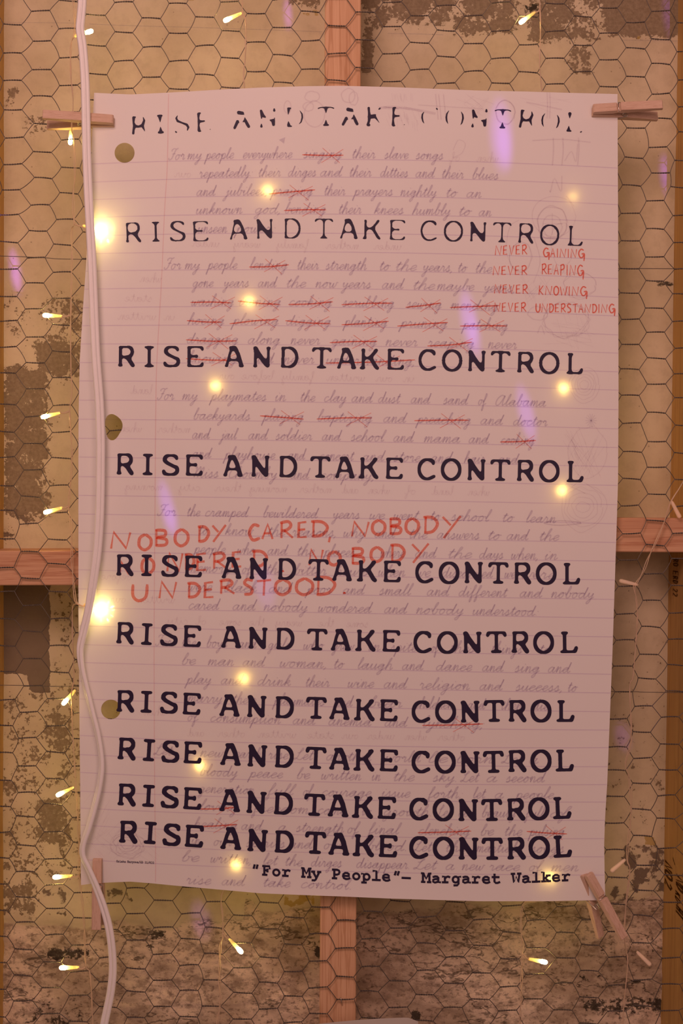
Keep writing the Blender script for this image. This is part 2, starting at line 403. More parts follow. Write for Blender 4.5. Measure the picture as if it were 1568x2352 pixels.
# ------------------------------------------------------------------ chicken wire
COLS = {  # column of twists -> list of (k, x, y) measured; odd columns sit half a cell lower
 0: [(0,28,56),(1,28,122),(2,28,185),(3,30,252),(4,33,316),(5,29,377),(6,25,436),(7,22,493),(8,20,556),(9,20,618),(10,18,681),(11,20,737),(13,15,857),(14,15,929),(15,12,991),(16,12,1050),(17,10,1115),(18,10,1172),(19,12,1237),(20,12,1304),(21,12,1359),(22,12,1422),(23,14,1483),(24,15,1542),(25,14,1608),(26,8,1666),(27,8,1729),(28,6,1792),(34,-5,2150),(37,-8,2335)],
 1: [(-1,93,25),(0,96,94),(1,95,160),(2,97,221),(3,98,284),(4,97,349),(5,99,409),(6,92,471),(7,87,530),(8,83,592),(9,80,650),(10,78,710),(11,80,774),(12,81,833),(13,81,893),(14,78,957),(15,76,1019),(16,75,1079),(17,70,1141),(18,66,1203),(19,68,1267),(20,70,1328),(21,73,1390),(22,74,1450),(23,74,1513),(24,76,1575),(25,66,1635),(26,63,1695),(27,62,1759),(28,62,1820),(29,58,1875),(30,60,1942),(31,58,2002),(32,58,2060),(33,58,2118),(34,55,2180),(35,53,2241),(36,52,2298)],
 2: [(0,156,66),(1,157,132),(2,157,196),(3,160,257),(4,161,321),(5,162,385),(6,158,444),(7,150,504),(8,144,562),(9,143,625),(10,141,685),(11,141,746),(12,141,807),(13,141,867),(14,143,931),(15,141,992),(16,140,1052),(17,135,1115),(18,133,1177),(19,132,1239),(20,130,1295),(21,133,1359),(22,137,1421),(23,136,1483),(24,137,1544),(25,130,1605),(26,128,1667),(27,128,1727),(28,126,1789),(29,122,1847),(30,122,1910),(31,124,1973),(32,125,2032),(33,127,2086),(34,125,2147),(35,120,2209),(36,117,2268)],
 3: [(-1,220,34),(0,221,104),(1,225,170),(2,218,230),(12,203,838),(20,196,1330),(28,186,1820),(32,190,2050),(33,190,2108),(34,185,2170),(35,182,2231),(36,180,2286)],
 4: [(-1,284,5),(0,284,74),(1,284,140),(2,284,204),(33,255,2075),(34,250,2134),(35,250,2199),(36,248,2256),(37,248,2313)],
 5: [(-1,347,42),(0,349,108),(1,348,177),(32,311,2040),(33,311,2098),(34,312,2159),(35,312,2224),(36,312,2277),(37,312,2337)],
 6: [(-1,408,8),(0,409,76),(1,410,140),(2,410,204),(33,375,2068),(34,375,2130),(35,372,2191),(36,373,2251),(37,373,2312)],
 7: [(-1,470,39),(0,470,105),(1,470,172),(33,438,2098),(34,437,2157),(35,434,2217),(36,434,2275)],
 8: [(-1,527,4),(0,530,71),(1,528,133),(2,529,201),(33,495,2071),(34,492,2131),(35,490,2191),(36,487,2251),(37,485,2311)],
 9: [(-1,588,31),(0,588,97),(1,588,164),(33,557,2102),(34,557,2165),(35,557,2222),(36,557,2280)],
 10: [(0,647,63),(1,648,127),(2,650,190),(33,618,2073),(34,618,2133),(35,618,2199),(36,616,2257),(37,616,2317)],
 11: [(-1,712,27),(0,713,93),(1,712,159),(33,676,2107),(34,673,2169),(35,673,2231),(36,673,2288)],
 12: [(0,773,59),(1,773,123),(2,773,185),(33,736,2083),(34,732,2145),(35,730,2207),(36,730,2268),(37,731,2328)],
 13: [(-1,838,28),(0,838,92),(1,837,156),(33,795,2114),(34,791,2178),(35,792,2243),(36,793,2295)],
 14: [(-1,900,5),(0,900,61),(1,900,123),(2,900,187),(33,856,2094),(34,851,2156),(35,851,2220),(36,848,2277),(37,850,2338)],
 15: [(-1,963,36),(0,963,98),(1,963,160),(33,917,2131),(34,915,2191),(35,915,2253)],
 16: [(-1,1024,13),(0,1024,70),(1,1024,130),(2,1024,191),(34,978,2167),(35,978,2229),(36,975,2284)],
 17: [(-1,1087,36),(0,1087,100),(1,1087,164),(32,1045,2072),(33,1044,2137),(34,1044,2198),(35,1042,2258),(36,1040,2314)],
 18: [(-1,1149,6),(0,1149,71),(1,1149,134),(2,1149,191),(33,1107,2112),(34,1108,2172),(35,1105,2234),(36,1102,2295)],
 19: [(-1,1213,38),(0,1213,102),(1,1212,166),(32,1175,2080),(33,1175,2142),(34,1170,2202),(35,1168,2266),(36,1165,2321)],
 20: [(-1,1274,8),(0,1274,72),(1,1274,134),(2,1274,193),(33,1231,2114),(34,1230,2177),(35,1228,2237),(36,1224,2294)],
 21: [(-1,1338,38),(0,1338,104),(1,1338,165),(32,1299,2081),(33,1298,2142),(34,1299,2200),(35,1294,2258),(36,1292,2320)],
 22: [(-1,1397,18),(0,1397,76),(1,1397,137),(2,1397,199),(10,1384,700),(20,1378,1316),(30,1352,1925),(33,1356,2112),(34,1355,2170),(35,1353,2230)],
 23: [(-1,1459,51),(0,1459,111),(1,1459,176),(2,1459,238),(3,1460,294),(4,1455,362),(5,1450,426),(6,1447,490),(7,1447,553),(8,1445,617),(9,1445,673),(10,1447,733),(11,1447,791),(12,1446,848),(13,1447,908),(14,1450,972),(15,1452,1038),(16,1450,1100),(17,1446,1161),(18,1450,1225),(19,1442,1286),(20,1440,1346),(21,1435,1410),(22,1435,1470),(23,1430,1530),(24,1432,1589),(25,1420,1651),(26,1418,1716),(27,1415,1769),(28,1413,1829),(29,1411,1890),(30,1412,1952),(31,1417,2015),(32,1415,2077),(33,1417,2139),(34,1417,2198),(35,1417,2262)],
 24: [(-1,1517,25),(0,1517,90),(1,1517,147),(2,1517,215),(3,1520,272),(4,1510,338),(5,1517,397),(6,1504,461),(7,1504,526),(8,1503,590),(9,1503,645),(10,1502,708),(11,1505,763),(12,1507,823),(13,1507,882),(14,1507,948),(15,1508,1014),(16,1507,1073),(17,1508,1135),(18,1505,1196),(19,1504,1252),(20,1500,1318),(21,1496,1379),(22,1494,1440),(23,1490,1503),(24,1485,1558),(25,1477,1622),(26,1473,1681),(27,1475,1741),(28,1473,1799),(29,1472,1859),(30,1475,1920),(31,1484,1987),(32,1480,2045),(33,1475,2103),(34,1472,2166),(35,1476,2250)],
 25: [(-1,1575,52),(0,1575,118),(1,1577,183),(2,1578,245),(3,1578,303),(4,1570,370),(5,1560,430),(6,1565,494),(7,1567,558),(8,1570,618),(9,1565,676),(10,1565,738),(11,1570,799),(12,1568,859),(13,1570,914),(14,1570,977),(15,1568,1041),(16,1570,1101),(17,1567,1163),(18,1565,1224),(19,1562,1283),(20,1560,1345),(21,1557,1407),(22,1555,1468),(23,1553,1528),(24,1550,1588),(25,1538,1647),(26,1537,1709),(27,1534,1768),(28,1530,1827),(29,1528,1880),(30,1530,1948),(31,1545,2010),(32,1542,2072),(33,1540,2133),(34,1540,2200)],
}
rng = random.Random(7)
def col_pt(c, k):
    lst = COLS[c]; ks = [a[0] for a in lst]
    if k <= ks[0]: a, b = lst[0], lst[1]
    elif k >= ks[-1]: a, b = lst[-2], lst[-1]
    else:
        i = max(j for j in range(len(ks)) if ks[j] <= k); i = min(i, len(ks) - 2); a, b = lst[i], lst[i + 1]
    t = (k - a[0]) / (b[0] - a[0])
    if k > ks[-1]:
        return (b[1] - 1.0 * (k - ks[-1]), b[2] + 60.5 * (k - ks[-1]))
    if k < ks[0]:
        return (a[1], a[2] - 64 * (ks[0] - k))
    return (a[1] + (b[1] - a[1]) * t, a[2] + (b[2] - a[2]) * t)
def chicken_wire():
    KMIN, KMAX = -4, 41
    tw = {}
    for c in range(-2, 28):
        for k in range(KMIN, KMAX + 1):
            if c < 0: x, y = col_pt(c + 2, k); x -= 125
            elif c > 25: x, y = col_pt(c - 2, k); x += 124
            else: x, y = col_pt(c, k)
            tilt = rng.uniform(-.07, .09); h = 20.6 + rng.uniform(-.8, .8)
            dep = .0012 * math.sin(c * 1.3 + k * .7) + rng.uniform(-.0006, .0006) - .0006
            L = P(x - h, y - h * tilt, dep + rng.uniform(-.0004, .0004)); R = P(x + h, y + h * tilt, dep)
            tw[c, k] = (L, R)
    mb = MB(); r = .00044
    for (c, k), (L, R) in tw.items():
        ax = (R - L); n = 18; turns = 3.6
        u = ax.normalized(); v = Vector((0, 1, 0)); w_ = u.cross(v)
        bow = rng.uniform(-.0004, .0006)
        vis = True
        for ph in (0, math.pi):
            pts = []
            for i in range(n + 1):
                t = i / n; a = ph + turns * 2 * math.pi * t
                pts.append(L + ax * t + (v * math.cos(a) + w_ * math.sin(a)) * r * 1.0 + w_ * bow * math.sin(math.pi * t))
            mb.tube(pts, r, 4, False)
    for c in range(-2, 27):
        for k in range(KMIN, KMAX + 1):
            if c % 2 == 0: nb = (k, k - 1)
            else: nb = (k, k + 1)
            for kk in nb:
                if (c + 1, kk) not in tw: continue
                a = tw[c, k][1]; b = tw[c + 1, kk][0]
                m = (a + b) / 2; d = (b - a)
                side = Vector((d.z, 0, -d.x)).normalized() * d.length * rng.uniform(-.03, .07) * (1 if b.z > a.z else -1)
                pts = smooth_pts([a, a.lerp(b, .3) + side * .8, a.lerp(b, .7) + side * .8, b], 3)
                mb.tube(pts, r * .92, 5, False)
    root = thing('chicken_wire', 'dark twisted hexagonal chicken wire stretched over the timber frame behind the poster', 'wire mesh', P(784, 2600, 0))
    mb.build('hexagonal_netting', M['wire'], root)
    for ys in ([(-200, 585), (0, 588), (100, 592), (200, 596), (784, 604), (1410, 617), (1480, 617), (1760, 619)], [(-200, 1571), (30, 1574), (100, 1576), (180, 1577), (784, 1584), (1400, 1588), (1490, 1590), (1760, 1592)]):
        m2 = MB(); m2.tube(smooth_pts([P(x, y, -.001) for x, y in ys], 8), .00036, 5)
        m2.build('straight_wire', M['wire'], root)
    return root
chicken_wire()
# wire staple on the middle stud
mb = MB(); mb.tube(smooth_pts([P(781, 2295, .004), P(782, 2292, -.0012), P(784, 2300, -.0016), P(786, 2311, .004)], 5), .0006, 6)
tag(mb.build('wire_staple', M['spring'], loc=P(784, 2311, .003)), 'small bent staple holding the wire to the middle stud below the poster', 'staple')

# ------------------------------------------------------------------ poster
def px_interp(tab, t):
    for (a, va), (b, vb) in zip(tab[:-1], tab[1:]):
        if t <= b: return va + (vb - va) * (t - a) / (b - a)
    return tab[-1][1]
TOP = [(216, 213), (235, 214), (300, 217), (400, 212), (500, 206), (600, 201), (700, 198), (784, 197), (900, 200), (1000, 204), (1100, 208), (1200, 210), (1300, 213), (1418, 216)]
BOT = [(186, 2033), (216, 2029), (250, 2027), (300, 2025), (350, 2029), (400, 2034), (500, 2043), (600, 2052), (700, 2056), (784, 2059), (900, 2064), (1000, 2067), (1100, 2070), (1250, 2070), (1360, 2068), (1388, 2068)]
LEFT = [(213, 216), (300, 212), (400, 209), (500, 203), (600, 198), (700, 191), (830, 183), (950, 180.5), (1050, 180), (1400, 180), (1500, 181), (1600, 182), (1800, 184), (1950, 185), (2033, 186)]
RIGHT = [(213, 1417.5), (500, 1419), (900, 1420), (1100, 1419), (1200, 1416), (1350, 1411), (1500, 1406), (1600, 1402), (1700, 1398), (1800, 1394), (1880, 1389), (1940, 1387), (2000, 1388), (2068, 1389.5)]
def depth(x, y):
    u = (x - 800) / 620; v = (y - 1130) / 920
    d = -.0105 - .0022 * math.cos(u * 2.6) * (1 - .4 * v) - .0012 * math.sin(v * 5 + u * 1.5)
    d += .0016 * math.sin(x / 95 + y / 700) * max(0, v) ** 1.5
    d -= .0035 * math.exp(-((x - 235) / 60) ** 2 - ((y - 1900) / 130) ** 2)
    d -= .004 * max(0, (y - 1950) / 110) ** 2 * math.exp(-((x - 800) / 330) ** 2)
    return d
LIFT = 0.0
def poster_fn(lift):
    return lambda x, y: tuple(P(x, y, depth(x, y) - lift))
def edge_xy(u, v):
    """paper coordinates 0..1 -> photo pixels"""
    xt = 216 + (1418 - 216) * u; yt = px_interp(TOP, xt)
    xb = 186 + (1389.5 - 186) * u; yb = px_interp(BOT, xb)
    y = yt + (yb - yt) * v
    xl = px_interp(LEFT, y); xr = px_interp(RIGHT, y)
    return xl + (xr - xl) * u, y
poster = thing('paper_poster', 'large white paper poster of handwritten lines overprinted with big dark repeated words', 'poster', P(784, 2065, -.01))
def build_paper():
    nu, nv = 96, 144
    bm = bmesh.new()
    g = {}
    holes = [(286, 351, 23, 'o'), (260, 980, 23, 'h'), (254.5, 1629.5, 22.5, 'o')]
    import math as _m
    def inhole(i, j):
        for hx, hy, r, _ in holes:
            q = [edge_xy((i + a) / nu, (j + b) / nv) for a in (0, 1) for b in (0, 1)]
            if min(a[0] for a in q) < hx + r + 3 and max(a[0] for a in q) > hx - r - 3 and min(a[1] for a in q) < hy + r + 7 and max(a[1] for a in q) > hy - r - 7: return True
        return False
    def vert(i, j):
        if (i, j) not in g:
            x, y = edge_xy(i / nu, j / nv); g[i, j] = bm.verts.new((x, y, 0))
        return g[i, j]
    for j in range(nv):
        for i in range(nu):
            if not inhole(i, j): bm.faces.new((vert(i, j), vert(i, j + 1), vert(i + 1, j + 1), vert(i + 1, j)))
    bnd = [e for e in bm.edges if len(e.link_faces) == 1]
    for hx, hy, r, kind in holes:
        ring = []
        loop = [e for e in bnd if all(abs(v.co.x - hx) < r + 34 and abs(v.co.y - hy) < r + 40 for v in e.verts)
                and not any(v.co.x < px_interp(LEFT, v.co.y) + .5 for v in e.verts)]
        n = 28
        for k in range(n):
            a = 2 * _m.pi * k / n
            if kind == 'h': rr = r * (1.0 + .10 * _m.cos(3 * a * 1.0 + .6) + .16 * abs(_m.sin(a)) ** 3); x = hx + rr * _m.cos(a) * .86; y = hy + rr * _m.sin(a) * 1.12
            else: x = hx + r * _m.cos(a); y = hy + r * _m.sin(a)
            ring.append(bm.verts.new((x, y, 0)))
        re = [bm.edges.new((ring[k], ring[(k + 1) % n])) for k in range(n)]
        bmesh.ops.triangle_fill(bm, use_beauty=True, use_dissolve=False, edges=loop + re)
        inner = [f for f in bm.faces if _m.hypot(f.calc_center_median().x - hx, f.calc_center_median().y - hy) < r * .55]
        bmesh.ops.delete(bm, geom=inner, context='FACES_ONLY')
    bm.normal_update()
    vs = [v for v in bm.verts]; ix = {v: i for i, v in enumerate(vs)}
    fn = poster_fn(0)
    V = [fn(v.co.x, v.co.y) for v in vs]; F = [tuple(ix[v] for v in f.verts) for f in bm.faces]
    bm.free()
    return mesh_obj('paper_sheet', V, F, M['paper'], poster, True)
sheet = build_paper()

# ------------------------------------------------------------------ big repeated words: typewriter capitals, blurred and cut to their row's weight
def arc(cx, cy, rx, ry, a0, a1, n=14):
    return [(cx + rx * math.cos(rad(a0 + (a1 - a0) * i / n)), cy + ry * math.sin(rad(a0 + (a1 - a0) * i / n))) for i in range(n + 1)]
T_=-21.9;B_=21.9
BIG={
'R':[([(-17,T_),(3,T_)]+arc(4,-10.6,9.4,11.2,-85,85)+[(3,1.2),(-13,1.2)],1),([(-14,-21),(-14,20.5)],1),([(-18,B_-.6),(-10,B_-.6)],1.1),([(0,2),(5,6),(10,14),(15,20.8)],1.15),([(14,21),(17,21)],1)],
'I':[([(0,-20),(0,20)],1.05),([(-10,T_+.3),(10,T_+.3)],1.15),([(-10,B_-.3),(10,B_-.3)],1.15)],
'S':[([(13,-19),(13.5,-14)],.95),([(13,-19),(7,-21.6),(0,-22)]+arc(-4,-11.8,10.8,10,-90,-190)+[(-8,-4.5),(0,-.5),(8,3.5)]+arc(3.5,11.3,12.2,10.3,-40,95)+[(-5,22),(-12,20.5)],1),([(-16.3,14),(-14.5,20)],1)],
'E':[([(-14,-20),(-14,20)],1),([(-17.5,T_),(15,T_)],1),([(16,-21),(16.8,-15.5)],.95),([(-17.5,B_),(14,B_)],1),([(15.5,21),(16.8,15)],.95),([(-12,-0.8),(3,-0.8)],1.15),([(4.5,-3),(4.5,1.6)],.85)],
'A':[([(-10,T_+.3),(0,T_+.3)],1.3),([(1.5,-21),(9.2,-5),(16.5,19)],1.15),([(-6,-19),(-10.6,-6),(-13.6,7),(-17.3,19)],.78),([(-20.5,B_-.4),(-15,B_-.4)],1.1),([(12,B_-.4),(20.5,B_-.4)],1.15),([(-11,7.3),(12,7.3)],1)],
'N':[([(-15.7,-20),(-15.2,20)],.95),([(-18.5,T_+.5),(-13,T_+.5)],1.2),([(-19,B_-.3),(-12,B_-.3)],1.1),([(-15,-20),(-9,-9),(6,12),(13,19.5)],1.25),([(14.5,-20),(14.5,20)],.95),([(11,T_+.5),(19,T_+.5)],1.1)],
'D':[([(-18.5,T_),(-2,T_)]+arc(-1.5,0,18.5,21.9,-85,85)+[(-2,B_),(-18.5,B_)],1),([(-14.5,-20),(-15,20)],1.05)],
'T':[([(0,-20),(0,20)],1),([(-17,T_),(17,T_)],1.05),([(-18.5,-21),(-20,-15.5)],.9),([(18.5,-21),(20,-15.5)],.9),([(-10,B_-.3),(10,B_-.3)],1.15)],
'K':[([(-14.8,-20.5),(-15,20)],1.05),([(-18.5,T_+.3),(-12,T_+.3)],1.1),([(-22,B_-.6),(-12,B_-.6)],1.15),([(-12,-1.5),(0,-3),(4,-7),(10,-14),(15.5,-20.8)],.95),([(11,-21.2),(17.5,-21.2)],.95),([(1,-3),(9,9),(14,18),(18,21)],1.1)],
'C':[([(15.5,-12.5),(15.5,-18)],1.05),([(15.5,-18),(10,-21.2)]+arc(1.5,0.3,18.4,22.4,-66,-290,26)+[(13,18.8),(18.3,16)],.95)],
'O':[(arc(0,0,20,22.8,0,360,40),.98)],
'L':[([(-8.8,-20),(-8.8,20)],1.05),([(-14.5,T_+.3),(-3,T_+.3)],1.1),([(-17,B_),(13,B_)],1.05),([(15,21),(17.8,13)],.95)],
}
# (sigma, threshold, widen) per printed row
ROWP=[(3.6,.335,4.75,.3),(3.4,.42,2.6,.15),(2.9,.44,.8,-.05),(2.6,.45,0,-.32),(2.4,.45,0,-.2),(2.2,.45,0,-.05),(1.9,.45,0,.15),(1.7,.45,0,.35),(1.5,.45,0,.5),(1.4,.45,0,.7)]  # sigma, threshold, erosion, extra stroke
def field(ch,sig,thr,ero,grow,cell=1.0,half=34,rough=0,seed=0):
    n=int(2*half/cell)+1
    ax=np.linspace(-half,half,n)
    X,Y=np.meshgrid(ax,ax)
    D=np.full(X.shape,1e9)
    for pts,w in BIG[ch]:
        for (x0,y0),(x1,y1) in zip(pts[:-1],pts[1:]):
            dx,dy=x1-x0,y1-y0
            t=np.clip(((X-x0)*dx+(Y-y0)*dy)/max(dx*dx+dy*dy,1e-6),0,1)
            L=math.hypot(dx,dy);hw=(3.65*abs(dy)+2.7*abs(dx))/L*w+grow
            D=np.minimum(D,np.hypot(X-x0-t*dx,Y-y0-t*dy)-hw)
    F=np.clip(.5-D/cell,0,1)
    r=int(3*sig/cell)+1
    k=np.exp(-.5*(np.arange(-r,r+1)*cell/sig)**2);k/=k.sum()
    F=np.apply_along_axis(lambda v:np.convolve(v,k,'same'),0,F)
    F=np.apply_along_axis(lambda v:np.convolve(v,k,'same'),1,F)
    if rough:
        rs=np.random.RandomState(seed);N=rs.rand(*F.shape)
        k2=np.array([.25,.5,.25])
        for _ in range(2):
            N=np.apply_along_axis(lambda v:np.convolve(v,k2,'same'),0,N);N=np.apply_along_axis(lambda v:np.convolve(v,k2,'same'),1,N)
        F=F+(N-.5)*rough
    # signed distance of the thresholded shape, then erosion
    if ero:
        up=F>thr; ys,xs=np.nonzero(~up)
        b=(~up)&(np.pad(up,1)[:-2,1:-1]|np.pad(up,1)[2:,1:-1]|np.pad(up,1)[1:-1,:-2]|np.pad(up,1)[1:-1,2:])
        by,bx=np.nonzero(b)
        g=np.clip((thr-F[by,bx])/.09,0,1)*.6
        dist=np.sqrt((Y[...,None]-ax[by])**2+(X[...,None]-ax[bx])**2)+g
        D2=np.where(up,-(dist.min(-1)-.55*cell),1.0)
        F=thr+(-(D2+ero))*.11
        for _ in range(2):
            F[1:-1]=(F[:-2]+2*F[1:-1]+F[2:])/4;F[:,1:-1]=(F[:,:-2]+2*F[:,1:-1]+F[:,2:])/4
    return ax,F

# the topmost line: only fragments are left; tapered strokes (x, y, radius) about each letter's centre
TOPROW = {
'R': [[(-11.8,-18.6,3.5),(-13,-7.7,2.3),(-11,.5,4),(-14,8.8,2.6),(-15.4,17,2.8)],[(-11,.5,4),(-2.5,2.7,2.4),(7,.5,3.6),(11.8,-10.4,2.5),(10,-17.8,1)],[(-8,-19.8,1.6),(-11.8,-18.6,3.2)],[(7,1,3.5),(8.5,6,2.5),(11.8,14.8,.5)]],
'I': [[(-4,-18.8,2.4),(4,-18.8,2.4)],[(0,-17,4.6),(0,-3,.3)],[(0,6,.3),(0,18,4.6)],[(-4.4,19.4,2.6),(4.4,19.4,2.6)]],
'S': [[(-9.6,-17.5,.7),(-13,-11,2.2),(-10,-4.5,2.6),(0,0,2),(10.5,4.7,2.8),(13.8,10.7,2.6),(11.3,17.5,1.2)],[(-15.8,19.8,1.7),(-14,21,1.7)]],
'E': [[(-10.2,-18.6,3.4),(-11,-9.5,2),(-10.2,-1.7,3.2),(-11.5,7,2),(-11.2,18.2,3.6)],[(-10,-1.7,3.6),(-2.7,-1.7,2.1),(2,-2,1.8)],[(-10,-20,2.4),(-6.5,-20.6,1.9)],[(-11,20,2.6),(-8,20.4,1.8)],[(13.6,18.2,.9),(15.2,17.6,.9)]],
'A': [[(-5,-15.8,4.2),(3.3,-14,3.8),(6.8,-11,1)],[(-9,4.6,3.6),(-16.5,18.6,3)],[(-6,7,1.2),(-9,4.6,3.4)],[(8.2,-3.4,1.0),(8.8,2.5,3.3),(13,12,3.7),(15.8,17.4,3.4)],[(8,3,3.2),(3.2,6,1)]],
'N': [[(-14,-17,3),(-11.4,-7,4.6),(-5.2,-2.5,2.0)],[(-14,-14,2.6),(-13.6,0,1.4)],[(-14.4,12.6,.8),(-14.7,18.6,3)],[(16.3,-20,1.9),(16.3,-16.7,2.9)],[(6.4,5.2,1.8),(12.7,7,4.6),(13.3,15.6,3.4)],[(16.3,0,.9),(15,8,2)]],
'D': [[(-13.4,-19.8,3),(-8.7,-20.6,1.9)],[(-13,-16.5,3.1),(-14.4,-5.2,.4)],[(-14.2,8.6,.4),(-13.8,16.7,3.8)],[(-14.6,19.4,2.8),(-7.6,20.7,1.5)],[(12,-16,.5),(17.6,-6.6,1.8),(17.9,1.6,2),(14.9,11.2,1.5),(9.7,16.5,.6)]],
'T': [[(-17.5,-18.4,1.4),(-12.2,-20.5,1.1),(0,-20.7,1.6),(12,-20.5,1.1),(17.9,-18.2,1.4)],[(0,-18.4,4.2),(0,-7,.4)],[(-5,-20,1.8),(5,-20,1.8)],[(-.4,7.5,.4),(-.4,17,3.8)],[(-5,20,2.1),(4.4,20,2.1)]],
'K': [[(-10.7,-18.8,3),(-10,-10.4,2.6),(-8.6,1.2,4),(-10,11.7,2.8),(-12.6,19.6,3)],[(-12,20,3),(-9.6,20,3)],[(-8.6,1.2,4.6),(2,0,4.6),(5.7,3.3,2.4),(11,10.6,1),(16.2,17.6,.4)],[(2,-2,3.4),(5.8,-4,1)],[(12.8,-16.3,1.5),(15.2,-18.6,1.9)]],
'C': [[(-13.2,-12.5,.5),(-17.4,-5.6,1.8),(-18,1.8,2.1),(-16,10.2,1.6),(-12.4,16,.4)],[(14.8,-19.7,1.5),(16.4,-18,1.7)]],
'O': [[(-13,-17,.5),(-18.3,-8.3,1.7),(-19.4,0,2.1),(-18.3,7.8,1.9),(-14.8,15.4,.5)],[(13.8,-15,.5),(18,-7,1.9),(19,1,2.2),(16.8,11.2,1.6),(13,17.7,.4)]],
'L': [[(-12.5,-18.6,4),(-12.3,-7.6,.4)],[(-13,8.6,.4),(-12.8,18,3.8)],[(-15.8,20.4,2.2),(-8,20.6,1.9)],[(14.8,21.6,1.5),(17,20.4,1.3)]],
}
def field_top(ch, cell=.5, half=30):
    n = int(2 * half / cell) + 1; ax = np.linspace(-half, half, n); X, Y = np.meshgrid(ax, ax); Dm = np.full(X.shape, 99.)
    for st in TOPROW[ch]:
        for (x0, y0, r0), (x1, y1, r1) in zip(st[:-1], st[1:]):
            dx, dy = x1 - x0, y1 - y0
            t = np.clip(((X - x0) * dx + (Y - y0) * dy) / max(dx * dx + dy * dy, 1e-6), 0, 1)
            Dm = np.minimum(Dm, np.hypot(X - x0 - t * dx, Y - y0 - t * dy) - r0 - (r1 - r0) * t)
    F = -Dm
    for _ in range(3):
        F[1:-1] = (F[:-2] + 2 * F[1:-1] + F[2:]) / 4; F[:, 1:-1] = (F[:, :-2] + 2 * F[:, 1:-1] + F[:, 2:]) / 4
    return ax, F
def fill_field(ax, F, thr):
    """polygons (local coordinates) covering F > thr: clipped border cells, merged runs inside"""
    out = []; n = len(ax); inside = F > thr
    cnt = inside[:-1, :-1].astype(int) + inside[1:, :-1] + inside[:-1, 1:] + inside[1:, 1:]
    for j in range(n - 1):
        row = cnt[j]
        if not row.any(): continue
        i = 0
        while i < n - 1:
            c = row[i]
            if c == 4:
                k = i
                while k < n - 1 and row[k] == 4 and k - i < 24: k += 1
                out.append([(ax[i], ax[j]), (ax[i], ax[j + 1]), (ax[k], ax[j + 1]), (ax[k], ax[j])]); i = k; continue
            if c:
                q = [(ax[i], ax[j], F[j, i]), (ax[i], ax[j + 1], F[j + 1, i]), (ax[i + 1], ax[j + 1], F[j + 1, i + 1]), (ax[i + 1], ax[j], F[j, i + 1])]
                p = []
                for a, b in zip(q, q[1:] + q[:1]):
                    if a[2] > thr: p.append((a[0], a[1]))
                    if (a[2] > thr) != (b[2] > thr):
                        t = (thr - a[2]) / (b[2] - a[2]); p.append((a[0] + (b[0] - a[0]) * t, a[1] + (b[1] - a[1]) * t))
                if len(p) > 2: out.append(p)
            i += 1
    return out
ROWS = [
 [(320,288),(368,284.5),(418,282),(467,280),(554,274),(614,271),(676,269),(748.5,267),(804,267),(857,267),(914,268),(987,268.5),(1044,270),(1100,271.5),(1154,272.8),(1210,274),(1264,277),(1319.5,280.7)],
 [(306,534),(357.5,532),(408,531),(460,531),(547,527.7),(608,525.5),(671,524.6),(743.5,525),(801,526),(854,527),(912,528),(984.5,529.5),(1041,531),(1098,532.3),(1152.6,533.7),(1208,536),(1262,539.5),(1319,541.6)],
 [(290.5,818.5),(342.5,819),(394.5,819),(448,819),(537.8,819.5),(601.5,820),(664.5,820.6),(738.5,822),(796,823.5),(849,824.5),(908,825),(981,826.5),(1038,828),(1095,829),(1149,830.4),(1207,832.3),(1261,834),(1318,835)],
 [(287.6,1066),(339.2,1066.8),(392,1068),(445.5,1068.3),(535,1070.3),(598,1070.5),(661.5,1071.7),(735.2,1072.7),(792,1074),(847,1075),(905,1075.7),(979,1077.4),(1035.7,1078.5),(1094,1078.8),(1148.6,1079.9),(1206.5,1080.9),(1261,1082.3),(1318.7,1083)],
 [(287,1298),(336.5,1298.5),(390.5,1300),(443.7,1301),(532,1304.5),(594,1306),(659,1307),(731,1309),(785.5,1310),(843.5,1311.5),(900,1312.5),(974,1314),(1031,1315.7),(1087.7,1315),(1144,1316),(1200,1316.7),(1254,1317.5),(1310.5,1317.5)],
 [(288,1454),(337,1456.5),(388.5,1459),(441,1461),(531,1463.5),(592.5,1465.5),(655,1467),(728,1469),(782.5,1470),(840,1471),(898,1472),(970,1474.5),(1027,1475.8),(1084.5,1475.5),(1139.5,1475),(1195,1475),(1248,1475.8),(1305,1475)],
 [(288.5,1610.5),(336,1612),(388.5,1614),(440,1616.5),(527.5,1620.5),(589.5,1622.5),(653.5,1624.5),(726,1626),(780,1628),(838,1630.5),(892.5,1631.5),(966,1634.3),(1023,1635),(1079.5,1634.5),(1134.5,1633),(1188.5,1633),(1242,1633.3),(1297,1633)],
 [(292,1720),(342,1723),(392,1726.5),(442.5,1728.5),(530,1733),(591,1736),(653,1738),(725,1741),(780,1743.5),(837,1745.7),(892.5,1746.5),(966,1750),(1022,1750.5),(1079,1750.5),(1133,1750),(1188,1748),(1242,1747.8),(1295,1746.5)],
 [(292,1825.5),(341,1828),(390.5,1831),(442,1834),(528.5,1839),(589,1843),(651,1845.7),(722,1848.7),(777,1851),(834,1854),(888,1855.5),(961,1858),(1017.7,1860),(1075,1860.7),(1129,1860.5),(1185,1859),(1237,1857.7),(1289,1855.5)],
 [(295.5,1911),(345,1913),(395,1917.5),(446,1920.5),(531,1926),(591.5,1930.5),(653,1933.3),(724,1935.8),(779,1939),(836,1942),(891,1943.5),(961,1946.3),(1018.3,1948.3),(1075.7,1949),(1130,1949.5),(1186,1948.5),(1238,1947),(1290,1944)],
]
